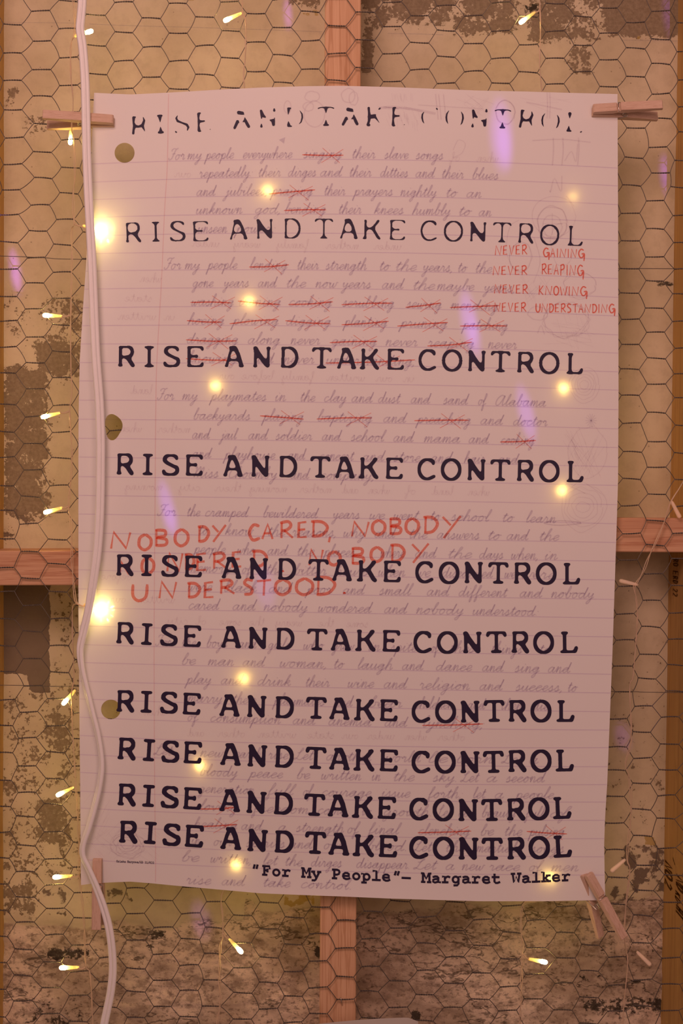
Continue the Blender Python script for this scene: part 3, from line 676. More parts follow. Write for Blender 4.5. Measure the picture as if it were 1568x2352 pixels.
def big_rows():
    ff = poster_fn(.00034)
    for r, pos in enumerate(ROWS):
        V, F = [], []; cache = {}
        for i, ch in enumerate('RISEANDTAKECONTROL'):
            if r == 0:
                if ch not in cache: a_, f_ = field_top(ch); cache[ch] = fill_field(a_, f_, .12)
                polys = cache[ch]
            else:
                key = ch if r < 7 else (ch, i)
                if key not in cache:
                    a_, f_ = field(ch, *ROWP[r], .5 if r < 3 else .8, 30, .17 if r > 6 else 0, i + 31 * r); cache[key] = fill_field(a_, f_, ROWP[r][1])
                polys = cache[key]
            cx, cy = pos[i]
            a = pos[max(i - 1, 0)]; b = pos[min(i + 1, 17)]
            sl = math.atan2(b[1] - a[1], b[0] - a[0]); c_, s_ = math.cos(sl), math.sin(sl)
            for p in polys:
                k = len(V)
                for x, y in p: V.append(ff(cx + x * c_ - y * s_, cy + x * s_ + y * c_))
                F.append(tuple(range(k, k + len(p))))
        o = mesh_obj('printed_words', V, F, M['ink'], poster)
        o['label'] = 'printed line of words' if r else 'topmost printed line, broken into dark fragments'
big_rows()

# ------------------------------------------------------------------ ruled lines and margin
RULES = [(377,366,386),(419,407,427),(459,450,470),(500,492,511),(542,536,553),(583,579,597),(623,621,640),(664,663,683),(707,706,726),(748,750,769),(790,794,811),(833,838,854),(875,881,896),(919,925,941),(963,970,985),(1007,1014,1028),(1050,1059,1072),(1095,1103,1115),(1138,1147,1159),(1181,1190,1203),(1224,1235,1246),(1266,1279,1289),(1309,1323,1332),(1353,1366,1377),(1396,1408,1420),(1438,1452,1463),(1481,1495,1506),(1522,1537,1549),(1565,1580,1592),(1606,1624,1635),(1648,1668,1677),(1690,1712,1717),(1734,1754,1761),(1775,1797,1802),(1818,1837,1842),(1857,1878,1884),(1896,1920,1926),(1938,1960,1968),(1975,2001,2010)]
def rule_y(i, x):
    a, b, c = RULES[i]; x0, x1, x2 = 200., 784., 1416.
    return a * (x - x1) * (x - x2) / ((x0 - x1) * (x0 - x2)) + b * (x - x0) * (x - x2) / ((x1 - x0) * (x1 - x2)) + c * (x - x0) * (x - x1) / ((x2 - x0) * (x2 - x1))
V, F_ = [], []; ff = poster_fn(.0001)
for i in range(len(RULES)):
    yl = rule_y(i, 200); xa = px_interp(LEFT, yl) + .5; xb = px_interp(RIGHT, rule_y(i, 1400)) - .5
    ribbon([(xa + (xb - xa) * t / 60, rule_y(i, xa + (xb - xa) * t / 60)) for t in range(61)], 2.1, ff, V, F_)
mesh_obj('ruled_lines', V, F_, M['rule'], poster)
V, F_ = [], []
mg = [(387,216),(384,380),(378,480),(371,640),(364,760),(359,860),(357,1000),(356,1150),(354,1400),(354,1600),(355,1800),(357,1960),(357,2026)]
ribbon(mg, 2.0, ff, V, F_, 6)
mesh_obj('margin_line', V, F_, M['margin'], poster)

# ------------------------------------------------------------------ joined-up pencil handwriting
CUR = {
'a': (1.3, [[(.85,.85),(.5,1.0),(.15,.7),(.1,.3),(.3,.02),(.6,.15),(.85,.85),(.9,.97),(.82,.4),(.9,.05),(1.1,.05),(1.3,.35)]]),
'b': (1.1, [[(.1,.5),(.35,1.2),(.5,2.0),(.35,2.15),(.25,1.7),(.25,.3),(.4,.0),(.7,.1),(.8,.6),(.65,.95),(.85,.85),(1.1,.9)]]),
'c': (1.0, [[(.8,.8),(.55,1.0),(.2,.75),(.12,.3),(.35,.0),(.7,.1),(1.0,.4)]]),
'd': (1.35, [[(.85,.85),(.5,1.0),(.15,.7),(.1,.3),(.3,.02),(.6,.15),(.88,.9),(.98,2.0),(.9,1.2),(.88,.3),(.98,.03),(1.15,.08),(1.35,.35)]]),
'e': (.95, [[(.1,.3),(.4,.45),(.75,.75),(.6,1.0),(.3,.9),(.15,.5),(.25,.08),(.55,.0),(.95,.35)]]),
'f': (.9, [[(.1,.5),(.4,1.1),(.6,1.9),(.45,2.1),(.32,1.7),(.25,0),(.2,-.9),(.35,-1.0),(.45,-.5),(.35,.05),(.6,.1),(.9,.35)]]),
'g': (1.2, [[(.85,.85),(.5,1),(.15,.7),(.12,.3),(.35,.05),(.65,.3),(.88,.95),(.8,0),(.7,-.8),(.45,-1.05),(.3,-.8),(.6,-.3),(1.2,.3)]]),
'h': (1.2, [[(.1,.5),(.35,1.2),(.5,2.0),(.36,2.15),(.25,1.7),(.15,.0),(.2,.3),(.45,.9),(.7,1.0),(.8,.7),(.8,.15),(.95,.0),(1.2,.35)]]),
'i': (.75, [[(.1,.5),(.3,1.0),(.25,.5),(.3,.05),(.5,.05),(.75,.35)],[(.44,1.42),(.5,1.5)]]),
'j': (.75, [[(.1,.5),(.4,1.0),(.33,0),(.25,-.8),(.0,-1.05),(-.1,-.8),(.2,-.3),(.75,.3)],[(.5,1.42),(.56,1.5)]]),
'k': (1.1, [[(.1,.5),(.35,1.2),(.5,2.0),(.36,2.15),(.25,1.7),(.15,0),(.3,.6),(.6,1.0),(.75,.8),(.55,.55),(.3,.5),(.6,.4),(.8,.02),(1.1,.35)]]),
'l': (.7, [[(.1,.5),(.4,1.3),(.5,2.0),(.36,2.15),(.25,1.6),(.22,.3),(.4,.0),(.7,.35)]]),
'm': (1.55, [[(.05,.5),(.15,.9),(.25,1.0),(.22,.0),(.27,.4),(.5,.95),(.68,.9),(.68,.0),(.74,.4),(.95,.95),(1.13,.9),(1.13,.15),(1.3,.0),(1.55,.35)]]),
'n': (1.15, [[(.05,.5),(.15,.9),(.25,1.0),(.22,.0),(.28,.4),(.5,.95),(.72,.9),(.72,.15),(.88,.0),(1.15,.35)]]),
'o': (1.05, [[(.6,.95),(.3,.9),(.1,.5),(.25,.05),(.55,.05),(.75,.5),(.6,.95),(.78,.85),(1.05,.9)]]),
'p': (1.1, [[(.1,.5),(.3,1.0),(.25,0),(.15,-1.0),(.2,-.2),(.35,.7),(.6,1.0),(.85,.75),(.75,.15),(.45,.05),(.8,.05),(1.1,.35)]]),
'r': (.95, [[(.08,.6),(.25,1.08),(.3,.9),(.55,.88),(.55,.2),(.7,.02),(.95,.35)]]),
's': (.9, [[(.1,.4),(.42,1.08),(.5,.7),(.62,.3),(.4,.0),(.15,.1),(.5,.03),(.9,.35)]]),
't': (.8, [[(.1,.5),(.35,1.2),(.42,1.65),(.32,.8),(.35,.1),(.5,.02),(.8,.35)],[(.05,1.15),(.75,1.22)]]),
'u': (1.2, [[(.08,.6),(.2,1.0),(.2,.2),(.4,.0),(.7,.3),(.85,1.0),(.82,.2),(.95,.0),(1.2,.35)]]),
'v': (1.05, [[(.08,.6),(.2,1.0),(.35,.5),(.45,.02),(.7,.5),(.8,.95),(1.05,.9)]]),
'w': (1.4, [[(.08,.6),(.2,1.0),(.2,.2),(.35,.0),(.6,.3),(.68,.9),(.7,.2),(.85,.0),(1.1,.4),(1.15,.95),(1.4,.9)]]),
'y': (1.15, [[(.08,.6),(.2,1.0),(.22,.4),(.4,.15),(.7,.5),(.85,1.0),(.78,0),(.65,-.8),(.4,-1.05),(.28,-.8),(.6,-.3),(1.15,.3)]]),
'z': (1.0, [[(.08,.6),(.3,1.0),(.6,.9),(.35,.3),(.6,.1),(.6,-.6),(.35,-1),(.2,-.8),(.6,-.3),(1,.3)]]),
'F': (1.25, [[(.25,1.55),(.2,1.85),(.55,2.1),(1.0,2.0),(1.35,2.2)],[(.95,2.0),(.8,1.2),(.65,.3),(.35,.0),(.05,.15),(.1,.4)],[(.45,1.05),(.8,1.15),(1.1,1.1)]]),
'A': (1.8, [[(1.3,1.6),(.8,1.9),(.3,1.4),(.15,.6),(.4,.0),(.9,.3),(1.35,1.8),(1.3,.8),(1.4,.05),(1.6,.1),(1.8,.35)]]),
'M': (1.9, [[(0,1.6),(.2,2.0),(.3,1.5),(.25,.0),(.45,1.2),(.8,2.0),(.9,1.5),(.85,0),(1.05,1.2),(1.4,1.95),(1.5,1.2),(1.45,.2),(1.65,.0),(1.9,.35)]]),
'C': (1.2, [[(1.1,1.6),(.9,2.05),(.4,1.6),(.15,.8),(.35,.05),(.8,.05),(1.2,.35)]]),
'L': (1.4, [[(.2,1.4),(.5,1.3),(1.0,1.8),(.85,2.1),(.65,1.6),(.5,.6),(.25,.05),(.0,.1),(.2,.3),(.7,.05),(1.1,.0),(1.4,.35)]]),
',': (.5, [[(.3,.15),(.25,-.1),(.1,-.4)]]), ';': (.5, [[(.3,.15),(.25,-.1),(.1,-.4)],[(.35,.8),(.4,.9)]]), ':': (.5, [[(.2,.1),(.25,.2)],[(.35,.8),(.4,.9)]]), '.': (.5, [[(.2,.02),(.28,.1)]]),
}
def cursive(word, x0, x1, base, xh, fn, V, Fc, wd=2.8, mirror=False, slant=.34, rnd=random.Random(3)):
    pen = 0; strokes = []; cur = []
    for ch in word:
        adv, st = CUR[ch]
        if ch in ',;:.':
            if cur: strokes.append(cur); cur = []
            strokes += [[(pen + a, b) for a, b in s] for s in st]
        elif ch == 'F':
            strokes += [[(pen + a, b) for a, b in s] for s in st]
        else:
            cur = cur + [(pen + a, b * rnd.uniform(.94, 1.05)) for a, b in st[0]]
            strokes += [[(pen + a, b) for a, b in s] for s in st[1:]]
        pen += adv
    if cur: strokes.append(cur)
    hx = [a + slant * b for s in strokes for a, b in s]; lo, hi = min(hx), max(hx)
    for s in strokes:
        q = []
        for a, b in s:
            t = ((a + slant * b) - lo) / (hi - lo)
            if mirror: t = 1 - t
            x = x0 + (x1 - x0) * t; q.append((x, base(x) - b * xh))
        if len(q) == 2 or len(word) < 1: ribbon(q, wd, fn, V, Fc)
        else: ribbon(q, wd, fn, V, Fc, 3, .4)
LINES = {  # ruled line -> words with measured extents; * = struck through in red
0: "For 387 425;my 431 463;people 469 537;everywhere 558 671;*singing 697 785;their 809 862;slave 883 938;songs 955 1018",
1: "repeatedly: 458 580;their 594 645;dirges 662 726;and 736 787;their 803 853;ditties 874 937;and 955 1000;their 1015 1065;blues 1085 1145",
2: "and 452 497;jubilees, 512 612;*praying 620 718;their 745 793;prayers 809 902;nightly 920 1002;to 1025 1052;an 1072 1106",
3: "unknown 451 557;god, 584 642;*bending 655 748;their 778 830;knees 859 927;humbly 947 1034;to 1054 1084;an 1100 1129",
4: "unseen 455 522;power; 537 632",
6: "For 377 416;my 425 459;people 473 545;*lending 575 660;their 683 732;strength 748 842;to 872 897;the 909 957;years, 969 1037;to 1052 1074;the 1092 1130",
7: "gone 441 490;years 512 572;and 593 637;the 658 703;now 725 777;years 784 852;and 878 929;the 949 999;maybe 1004 1089;years, 1109 1180",
8: "*washing 440 537;*ironing 549 645;*cooking 665 762;*scrubbing 787 905;*sewing 934 1014;*mending 1036 1144",
9: "*hoeing 432 515;*plowing 530 640;*digging 658 760;*planting 787 889;*pruning 915 1027;*patching 1059 1166",
10: "*dragging 430 547;along 570 643;never 668 735;*gaining 760 865;never 886 959;*reaping 984 1089;never 1121 1187",
11: "*knowing 430 545;and 585 630;never 652 722;*understanding; 750 955",
13: "For 361 400;my 419 454;playmates 480 612;in 632 657;the 690 724;clay 745 795;and 808 858;dust 869 921;and 944 990;sand 1018 1077;of 1099 1118;Alabama 1139 1254",
14: "backyards 445 575;*playing 600 697;*baptizing 730 855;and 881 935;*preaching 954 1081;and 1104 1157;doctor 1179 1257",
15: "and 442 484;jail 503 547;and 571 617;soldier 633 717;and 740 785;school 806 887;and 904 952;mama 974 1057;and 1077 1124;*cooking 1151 1227",
16: "and 442 487;playhouse 512 632;and 662 703;concert 735 815;and 833 885;store 904 965;and 990 1040;hair 1066 1115;and 1144 1192",
17: "Miss 445 502;Choomby 527 636;and 668 712;company; 737 862",
19: "For 361 405;the 430 460;cramped 472 572;bewildered 605 732;years 762 826;we 849 884;went 904 964;to 989 1012;school 1036 1129;to 1154 1182;learn 1209 1277",
20: "to 457 480;know 517 583;the 615 655;reasons, 672 770;why 789 839;and 861 910;the 940 982;answers 1004 1101;to 1121 1152;and 1164 1216;the 1239 1284",
21: "people 442 518;who 545 587;and 615 662;the 683 722;places 740 815;where 874 929;and 954 1004;the 1029 1084;days 1101 1156;when, 1174 1234;in 1251 1281",
22: "memory 432 530;of 557 580;the 612 650;bitter 677 750;hours 770 845;when 869 931;we 956 989;discovered 1016 1134;we 1159 1184;were 1199 1275",
23: "were 432 487;black 515 590;and 618 672;poor 700 762;and 788 839;small 871 949;and 981 1034;different 1054 1167;and 1194 1247;nobody 1266 1364",
24: "cared 434 506;and 535 590;nobody 606 706;wondered 731 856;and 883 937;nobody 956 1064;understood: 1086 1236",
26: "For 357 395;the 418 450;boys 475 522;and 548 592;girls 615 665;who 697 745;grew 762 815;in 846 874;spite 897 957;of 991 1008;these 1034 1104;things 1129 1199;to 1239 1264",
27: "be 418 450;man 478 538;and 558 610;woman, 643 748;to 767 792;laugh 822 902;and 924 974;dance 1002 1084;and 1108 1159;sing 1182 1239;and 1259 1312",
28: "play 424 485;and 508 560;drink 592 668;their 702 757;wine 799 859;and 882 937;religion 964 1079;and 1102 1157;success, 1184 1289;to 1304 1327",
29: "marry 432 510;their 535 590;playmates 625 745;and 768 812;bear 849 924;children 954 1040;and 1074 1116;then 1151 1199;die 1224 1259",
30: "of 432 458;consumption 484 645;and 673 727;anemia 755 853;and 884 937;*lynching; 972 1112",
32: "Let 352 398;a 425 437;new 460 516;earth 540 600;rise. 617 665;Let 675 722;another 750 853;world 886 969;be 984 1029;born. 1049 1137;Let 1151 1204;a 1216 1237",
33: "bloody 460 545;peace 568 650;be 682 712;written 738 830;in 854 874;the 904 952;sky. 994 1047;Let 1057 1102;a 1118 1142;second 1162 1254",
34: "generation 455 585;full 610 680;of 697 720;courage 740 853;issue 877 942;forth; 979 1062;let 1087 1117;a 1137 1157;people 1179 1272",
35: "*loving 460 547;freedom 577 710;come 730 795;to 831 854;growth. 879 989;Let 1002 1039;a 1053 1075;beauty 1107 1184;full 1204 1254;of 1265 1312",
36: "*healing 445 545;and 555 605;a 640 658;strength 680 790;of 799 827;final 842 922;*clenching 962 1079;be 1104 1134;the 1159 1199;*pulsing 1212 1296",
37: "in 440 460;our 492 532;spirits 565 655;and 665 720;our 745 790;blood. 844 932;Let 949 994;the 1024 1069;martial 1094 1189;songs 1219 1296",
38: "be 418 458;written, 484 575;let 605 640;the 655 695;dirges 715 785;disappear. 819 939;Let 949 1006;a 1024 1044;new 1061 1114;race 1124 1194;of 1216 1249;men 1266 1329",
39: "rise 428 485;and 510 565;take 605 667;control. 692 808",
}
SV, SF = [], []; fs = poster_fn(.00022); frd = poster_fn(.00026); r5 = random.Random(5)
for li, txt in LINES.items():
    V, F_ = [], []
    off = {0: -3, 1: -2, 19: 1, 32: -7, 33: -6, 34: -8, 35: -7, 36: -7, 37: -9, 38: -9}.get(li, -2)
    if li == 39: base = lambda x: 2027 + (x - 428) * .035 + 3
    else: base = lambda x, li=li, off=off: rule_y(li, x) + off
    for it in re.split(r';(?! )', txt):
        if not it.strip(): continue
        p = it.rsplit(' ', 2)
        wd_, a, b = p[0], float(p[1]), float(p[2])
        st = wd_.startswith('*'); wd_ = wd_.lstrip('*')
        cursive(wd_, a, b, base, 12.2, fs, V, F_)
        if st:
            m = base((a + b) / 2) - 7; d = r5.uniform(-5, 4)
            ribbon([(a - 3, m - d), ((a + b) / 2, m + r5.uniform(-2, 2)), (b + r5.uniform(-6, 6), m + d)], 2.9, frd, SV, SF, 6, .5)
            xc = a + (b - a) * r5.uniform(.62, .74); h = min(30, (b - a) * .3)
            ribbon([(xc - h * .8, m - 16), (xc + h * .7, m + 16 + r5.uniform(-3, 4))], 2.0, frd, SV, SF, 0, .5)
            ribbon([(xc + h * 1.0, m - 13), (xc - h * .9, m + 15 + r5.uniform(-2, 3))], 2.0, frd, SV, SF, 0, .5)
    mesh_obj('handwritten_line', V, F_, M['pencil'], poster)['kind'] = 'stuff'
tag(mesh_obj('red_strike_marks', SV, SF, M['redpencil'], poster), kind='stuff', label='red pencil strokes crossing out words')

# faint writing showing through from the other side of the paper, mirrored
V, F_ = [], []; fg = poster_fn(.00014); r6 = random.Random(6)
pool = 'and their weary state never before when other under written family mother some of the city our land morning'.split()
for y, xa, xb in [(1133, 285, 1110), (572, 440, 930), (700, 285, 400), (742, 270, 405), (1000, 275, 480), (655, 320, 400), (413, 400, 450), (1697, 430, 1110), (1650, 330, 430), (875, 500, 960), (1440, 380, 900), (1392, 250, 420), (366, 1030, 1200), (620, 1240, 1330), (1340, 230, 300), (912, 300, 350)]:
    x = xa
    while x < xb - 25:
        wd_ = r6.choice(pool); L = len(wd_) * 12.5
        if x + L > xb + 20: wd_ = 'in'; L = 25
        cursive(wd_, x, x + L, lambda q, y=y: y + (q - 784) * .016, 10, fg, V, F_, 2.0, True, -.3)
        x += L + r6.uniform(16, 40)
tag(mesh_obj('show_through_writing', V, F_, M['ghost'], poster), kind='stuff', label='faint mirrored writing')

# soft pencil sketches
V, F_ = [], []; fk = poster_fn(.00018); r7 = random.Random(9)
def loop(cx, cy, rx, ry, n=1, wob=.08, wd=2.6, a0=0, a1=360):
    for _ in range(n):
        q = [(cx + rx * (1 + r7.uniform(-wob, wob)) * math.cos(rad(a)), cy + ry * (1 + r7.uniform(-wob, wob)) * math.sin(rad(a))) for a in range(a0, a1 + 1, 24)]
        ribbon(q, wd, fk, V, F_, 4)
def hatch(x0, y0, x1, y1, n, ang, L, wd=2.6):
    for _ in range(n):
        x = r7.uniform(x0, x1); y = r7.uniform(y0, y1); a = rad(ang + r7.uniform(-12, 12)); l = L * r7.uniform(.5, 1)
        ribbon([(x - l * math.cos(a) / 2, y - l * math.sin(a) / 2), (x + l * math.cos(a) / 2, y + l * math.sin(a) / 2)], wd, fk, V, F_, 0, .6)
loop(717, 222, 17, 12); loop(722, 262, 24, 30, 1, .05); loop(708, 245, 12, 10); loop(800, 220, 16, 16, 1); loop(812, 226, 10, 16, 1); loop(660, 246, 8, 14)
hatch(895, 222, 950, 225, 12, 88, 22, 2.2); hatch(890, 262, 965, 290, 22, 78, 26, 2.2); ribbon([(874, 248), (900, 246), (940, 250), (975, 256), (1000, 261)], 6, fk, V, F_, 5); hatch(880, 246, 960, 252, 8, 4, 50, 3)
for x in (1003, 1010, 1021): ribbon([(x - 3, 216), (x, 245), (x + 3, 275)], 2.8, fk, V, F_, 3)
ribbon([(960, 241), (1040, 246), (1110, 250)], 2.2, fk, V, F_, 3)
hatch(1060, 225, 1110, 255, 9, 30, 60, 1.8); hatch(1070, 225, 1110, 255, 6, -40, 50, 1.8); loop(1160, 258, 22, 27, 2, .06)
for x in (1256, 1262): ribbon([(x, 212), (x + 1, 240), (x, 272)], 2.8, fk, V, F_, 3)
ribbon([(1208, 235), (1240, 241), (1290, 252)], 3.4, fk, V, F_, 4); hatch(1210, 225, 1290, 250, 5, 10, 60, 1.8)
ribbon([(1222, 323), (1290, 320), (1356, 327)], 3.0, fk, V, F_, 4)
for x in (1270, 1292, 1328): ribbon([(x, 316), (x + 1, 345), (x - 2, 380)], 3.2, fk, V, F_, 3)
ribbon([(1296, 370), (1312, 348), (1322, 372), (1326, 330)], 2.4, fk, V, F_, 4)
ribbon([(1262, 437), (1264, 440), (1273, 410), (1288, 440), (1290, 404)], 2.8, fk, V, F_, 4); ribbon([(1300, 450), (1318, 474)], 2.4, fk, V, F_)
ribbon([(1040, 345), (1052, 322), (1068, 330), (1060, 352), (1040, 362)], 1.8, fk, V, F_, 5)
loop(1272, 497, 50, 46, 1, .05, 1.8); loop(1268, 512, 34, 38, 2, .06); loop(1268, 520, 22, 26, 1, .08); ribbon([(1268, 490), (1268, 540)], 2.2, fk, V, F_); ribbon([(1246, 514), (1292, 514)], 2.2, fk, V, F_)
loop(1200, 560, 40, 60, 1, .1, 1.8, 90, 270); loop(1195, 590, 26, 34, 2, .1, 1.8); loop(1290, 560, 26, 50, 1, .1, 1.8); ribbon([(1226, 545), (1240, 600), (1225, 650)], 2.0, fk, V, F_, 5)
hatch(1205, 650, 1260, 690, 12, 60, 60, 1.8); hatch(1205, 650, 1260, 690, 9, -50, 50, 1.8); loop(1330, 655, 36, 30, 2, .12, 1.8); loop(1235, 720, 22, 16, 1)
loop(1300, 735, 50, 40, 3, .16, 1.8); hatch(1270, 740, 1350, 790, 18, 8, 60, 1.8); hatch(1270, 720, 1350, 790, 12, 70, 50, 1.8); ribbon([(1234, 766), (1242, 748), (1250, 768)], 3.0, fk, V, F_, 3)
for k in range(5): loop(1341, 884, 10 + 6 * k, 10 + 7.5 * k, 1, .07, 1.7)
hatch(1300, 1020, 1370, 1080, 14, 62, 90, 2.0); hatch(1300, 1020, 1370, 1080, 12, -60, 90, 2.0); loop(1350, 1040, 44, 60, 1, .08, 1.8); hatch(1310, 1000, 1340, 1050, 6, 60, 60, 2.6)
for k in range(5): loop(1338, 1165, 16 + 9 * k, 12 + 11 * k, 1, .10, 1.7)
hatch(1320, 1120, 1370, 1130, 6, 30, 50, 2.2)
loop(1290, 1201, 40, 5, 2, .2, 2.2)
for k in range(4): loop(292, 1940, 14 + 8 * k, 10 + 7 * k, 2, .18, 1.8)
hatch(215, 1905, 360, 1970, 26, 40, 50, 1.7); hatch(215, 1890, 330, 1970, 20, -40, 50, 1.7); hatch(200, 1800, 250, 1900, 12, -60, 50, 1.5)
tag(mesh_obj('pencil_sketches', V, F_, M['sketch'], poster), kind='stuff', label='soft grey scribbles and circles')
V, F_ = [], []
for a in range(0, 180, 26): ribbon([(1357 - 13 * math.cos(rad(a)), 966 - 16 * math.sin(rad(a))), (1357 + 13 * math.cos(rad(a)), 966 + 16 * math.sin(rad(a)))], 2.4, fk, V, F_, 0, .5)
k = len(V); V += [fk(640, 321), fk(652, 330), fk(655, 315)]; F_.append((k, k + 1, k + 2))
tag(mesh_obj('dark_pencil_mark', V, F_, M['pencil'], poster), kind='stuff')

# ------------------------------------------------------------------ hand-printed capitals in red pencil and crayon (strokes in a 0..1 box, y down)
CAP = {
'N': [[(0,1),(.12,0),(.72,.98),(.92,.02)]], 'E': [[(.75,.02),(.12,.08),(.08,.95),(.78,.92)],[(.08,.5),(.66,.46)]], 'V': [[(0,0),(.38,1),(.85,.02)]],
'R': [[(.1,1),(.12,.05)],[(0,.08),(.6,0),(.8,.25),(.5,.5),(.12,.55)],[(.3,.52),(.95,.98)]],
'G': [[(.85,.12),(.4,.0),(.05,.45),(.3,.95),(.7,.9),(.82,.6)],[(.5,.55),(.95,.55),(.88,1.35)]], 'A': [[(0,1),(.45,0),(.85,1)],[(.15,.62),(.7,.6)]], 'I': [[(.35,0),(.35,1)]],
'P': [[(.12,1.05),(.15,.05)],[(.05,.08),(.65,0),(.75,.35),(.15,.55)]], 'K': [[(.15,0),(.05,1)],[(.8,0),(.15,.55),(.8,1)]], 'O': [[(.5,0),(.12,.25),(.08,.75),(.45,1),(.85,.75),(.88,.3),(.5,0)]],
'W': [[(0,.05),(.22,1),(.45,.25),(.7,1),(1,.0)]], 'U': [[(.08,.0),(.08,.7),(.4,1),(.8,.75),(.88,.0)]], 'D': [[(.15,.02),(.12,.98)],[(.0,.05),(.6,.08),(.9,.45),(.6,.9),(.05,1)]],
'S': [[(.8,.1),(.35,.02),(.12,.28),(.7,.6),(.65,.92),(.1,.98)]], 'T': [[(0,.08),(.95,.0)],[(.5,.04),(.45,1)]], 'B': [[(.12,.02),(.12,1)],[(.05,.04),(.7,.08),(.7,.4),(.15,.5),(.8,.62),(.75,.95),(.05,1)]],
'Y': [[(.05,0),(.45,.5)],[(.95,-.05),(.1,1.25)]], 'C': [[(.85,.1),(.4,.02),(.08,.5),(.35,.98),(.9,.85)]], ',': [[(.4,.7),(.2,1.25)]], '.': [[(.35,.9),(.45,1.0),(.3,1.0),(.35,.9)]],
}
def caps(seq, wd, fn, V, Fc):
    for ch, x0, x1, y0, y1 in seq:
        for s in CAP[ch]:
            q = [(x0 + (x1 - x0) * a, y0 + (y1 - y0) * b) for a, b in s]
            ribbon(q, wd, fn, V, Fc, 4 if len(q) > 2 and ch in 'OCSGUDBRPJ' else (0 if ch not in 'OCSGUDBRP' else 3), .3)
def run(word, x0, x1, y0, y1, dy=0):
    wts = [.55 if c == 'I' else (1.25 if c in 'WNG' else 1) for c in word]; t = sum(wts); x = x0; out = []
    for c, q in zip(word, wts):
        w_ = (x1 - x0) * q / t; f = (x - x0) / (x1 - x0)
        out.append((c, x + w_ * .06, x + w_ * .90, y0 + dy * f, y1 + dy * f)); x += w_
    return out
V, F_ = [], []; fr = poster_fn(.00025)
for a in (run('NEVER', 1136, 1212, 564, 586, -2), run('GAINING', 1246, 1344, 570, 590, 3), run('NEVER', 1131, 1212, 611, 632, -1), run('REAPING', 1243, 1342, 606, 630, 4), run('NEVER', 1134, 1214, 653, 674, 1),
          run('KNOWING', 1236, 1350, 656, 677, 3), run('NEVER', 1133, 1210, 695, 716, 0), run('UNDERSTANDING', 1229, 1414, 697, 717, 2)):
    caps(a, 3.0, fr, V, F_)
mesh_obj('red_pencil_words', V, F_, M['redpencil'], poster)['label'] = 'four short lines in red pencil capitals'
V, F_ = [], []; fc = poster_fn(.0003)
caps([('N',255,303,1222,1260),('O',317,350,1227,1263),('B',355,388,1216,1253),('O',400,435,1215,1254),('D',454,482,1208,1244),('Y',486,520,1207,1237),('C',570,600,1205,1241),('A',602,630,1204,1238),('R',643,674,1198,1236),('E',683,710,1198,1236),('D',714,756,1196,1232),(',',752,766,1218,1240),
      ('N',808,850,1198,1232),('O',853,887,1194,1228),('B',893,925,1190,1226),('O',930,964,1190,1226),('D',972,1008,1186,1224),('Y',1014,1060,1187,1226),
      ('N',275,302,1290,1318),('O',324,356,1280,1318),('N',384,422,1270,1312),('D',424,448,1272,1308),('E',450,480,1270,1312),('R',488,522,1270,1306),('E',532,560,1266,1304),('D',578,616,1264,1302),('.',644,656,1296,1312),
      ('N',710,744,1262,1298),('O',752,784,1266,1298),('B',806,840,1258,1294),('O',850,882,1256,1290),('D',896,932,1250,1290),('Y',944,986,1250,1284),
      ('U',302,343,1342,1380),('N',366,408,1336,1374),('D',430,462,1338,1372),('E',468,496,1336,1374),('R',504,540,1332,1364),('S',558,586,1330,1366),('T',590,624,1332,1368),('O',630,670,1330,1366),('O',678,722,1328,1366),('D',724,774,1324,1366),('.',786,798,1350,1362)], 7.2, fc, V, F_)
mesh_obj('crayon_words', V, F_, M['crayon'], poster)['label'] = 'three uneven lines in thick red crayon capitals'

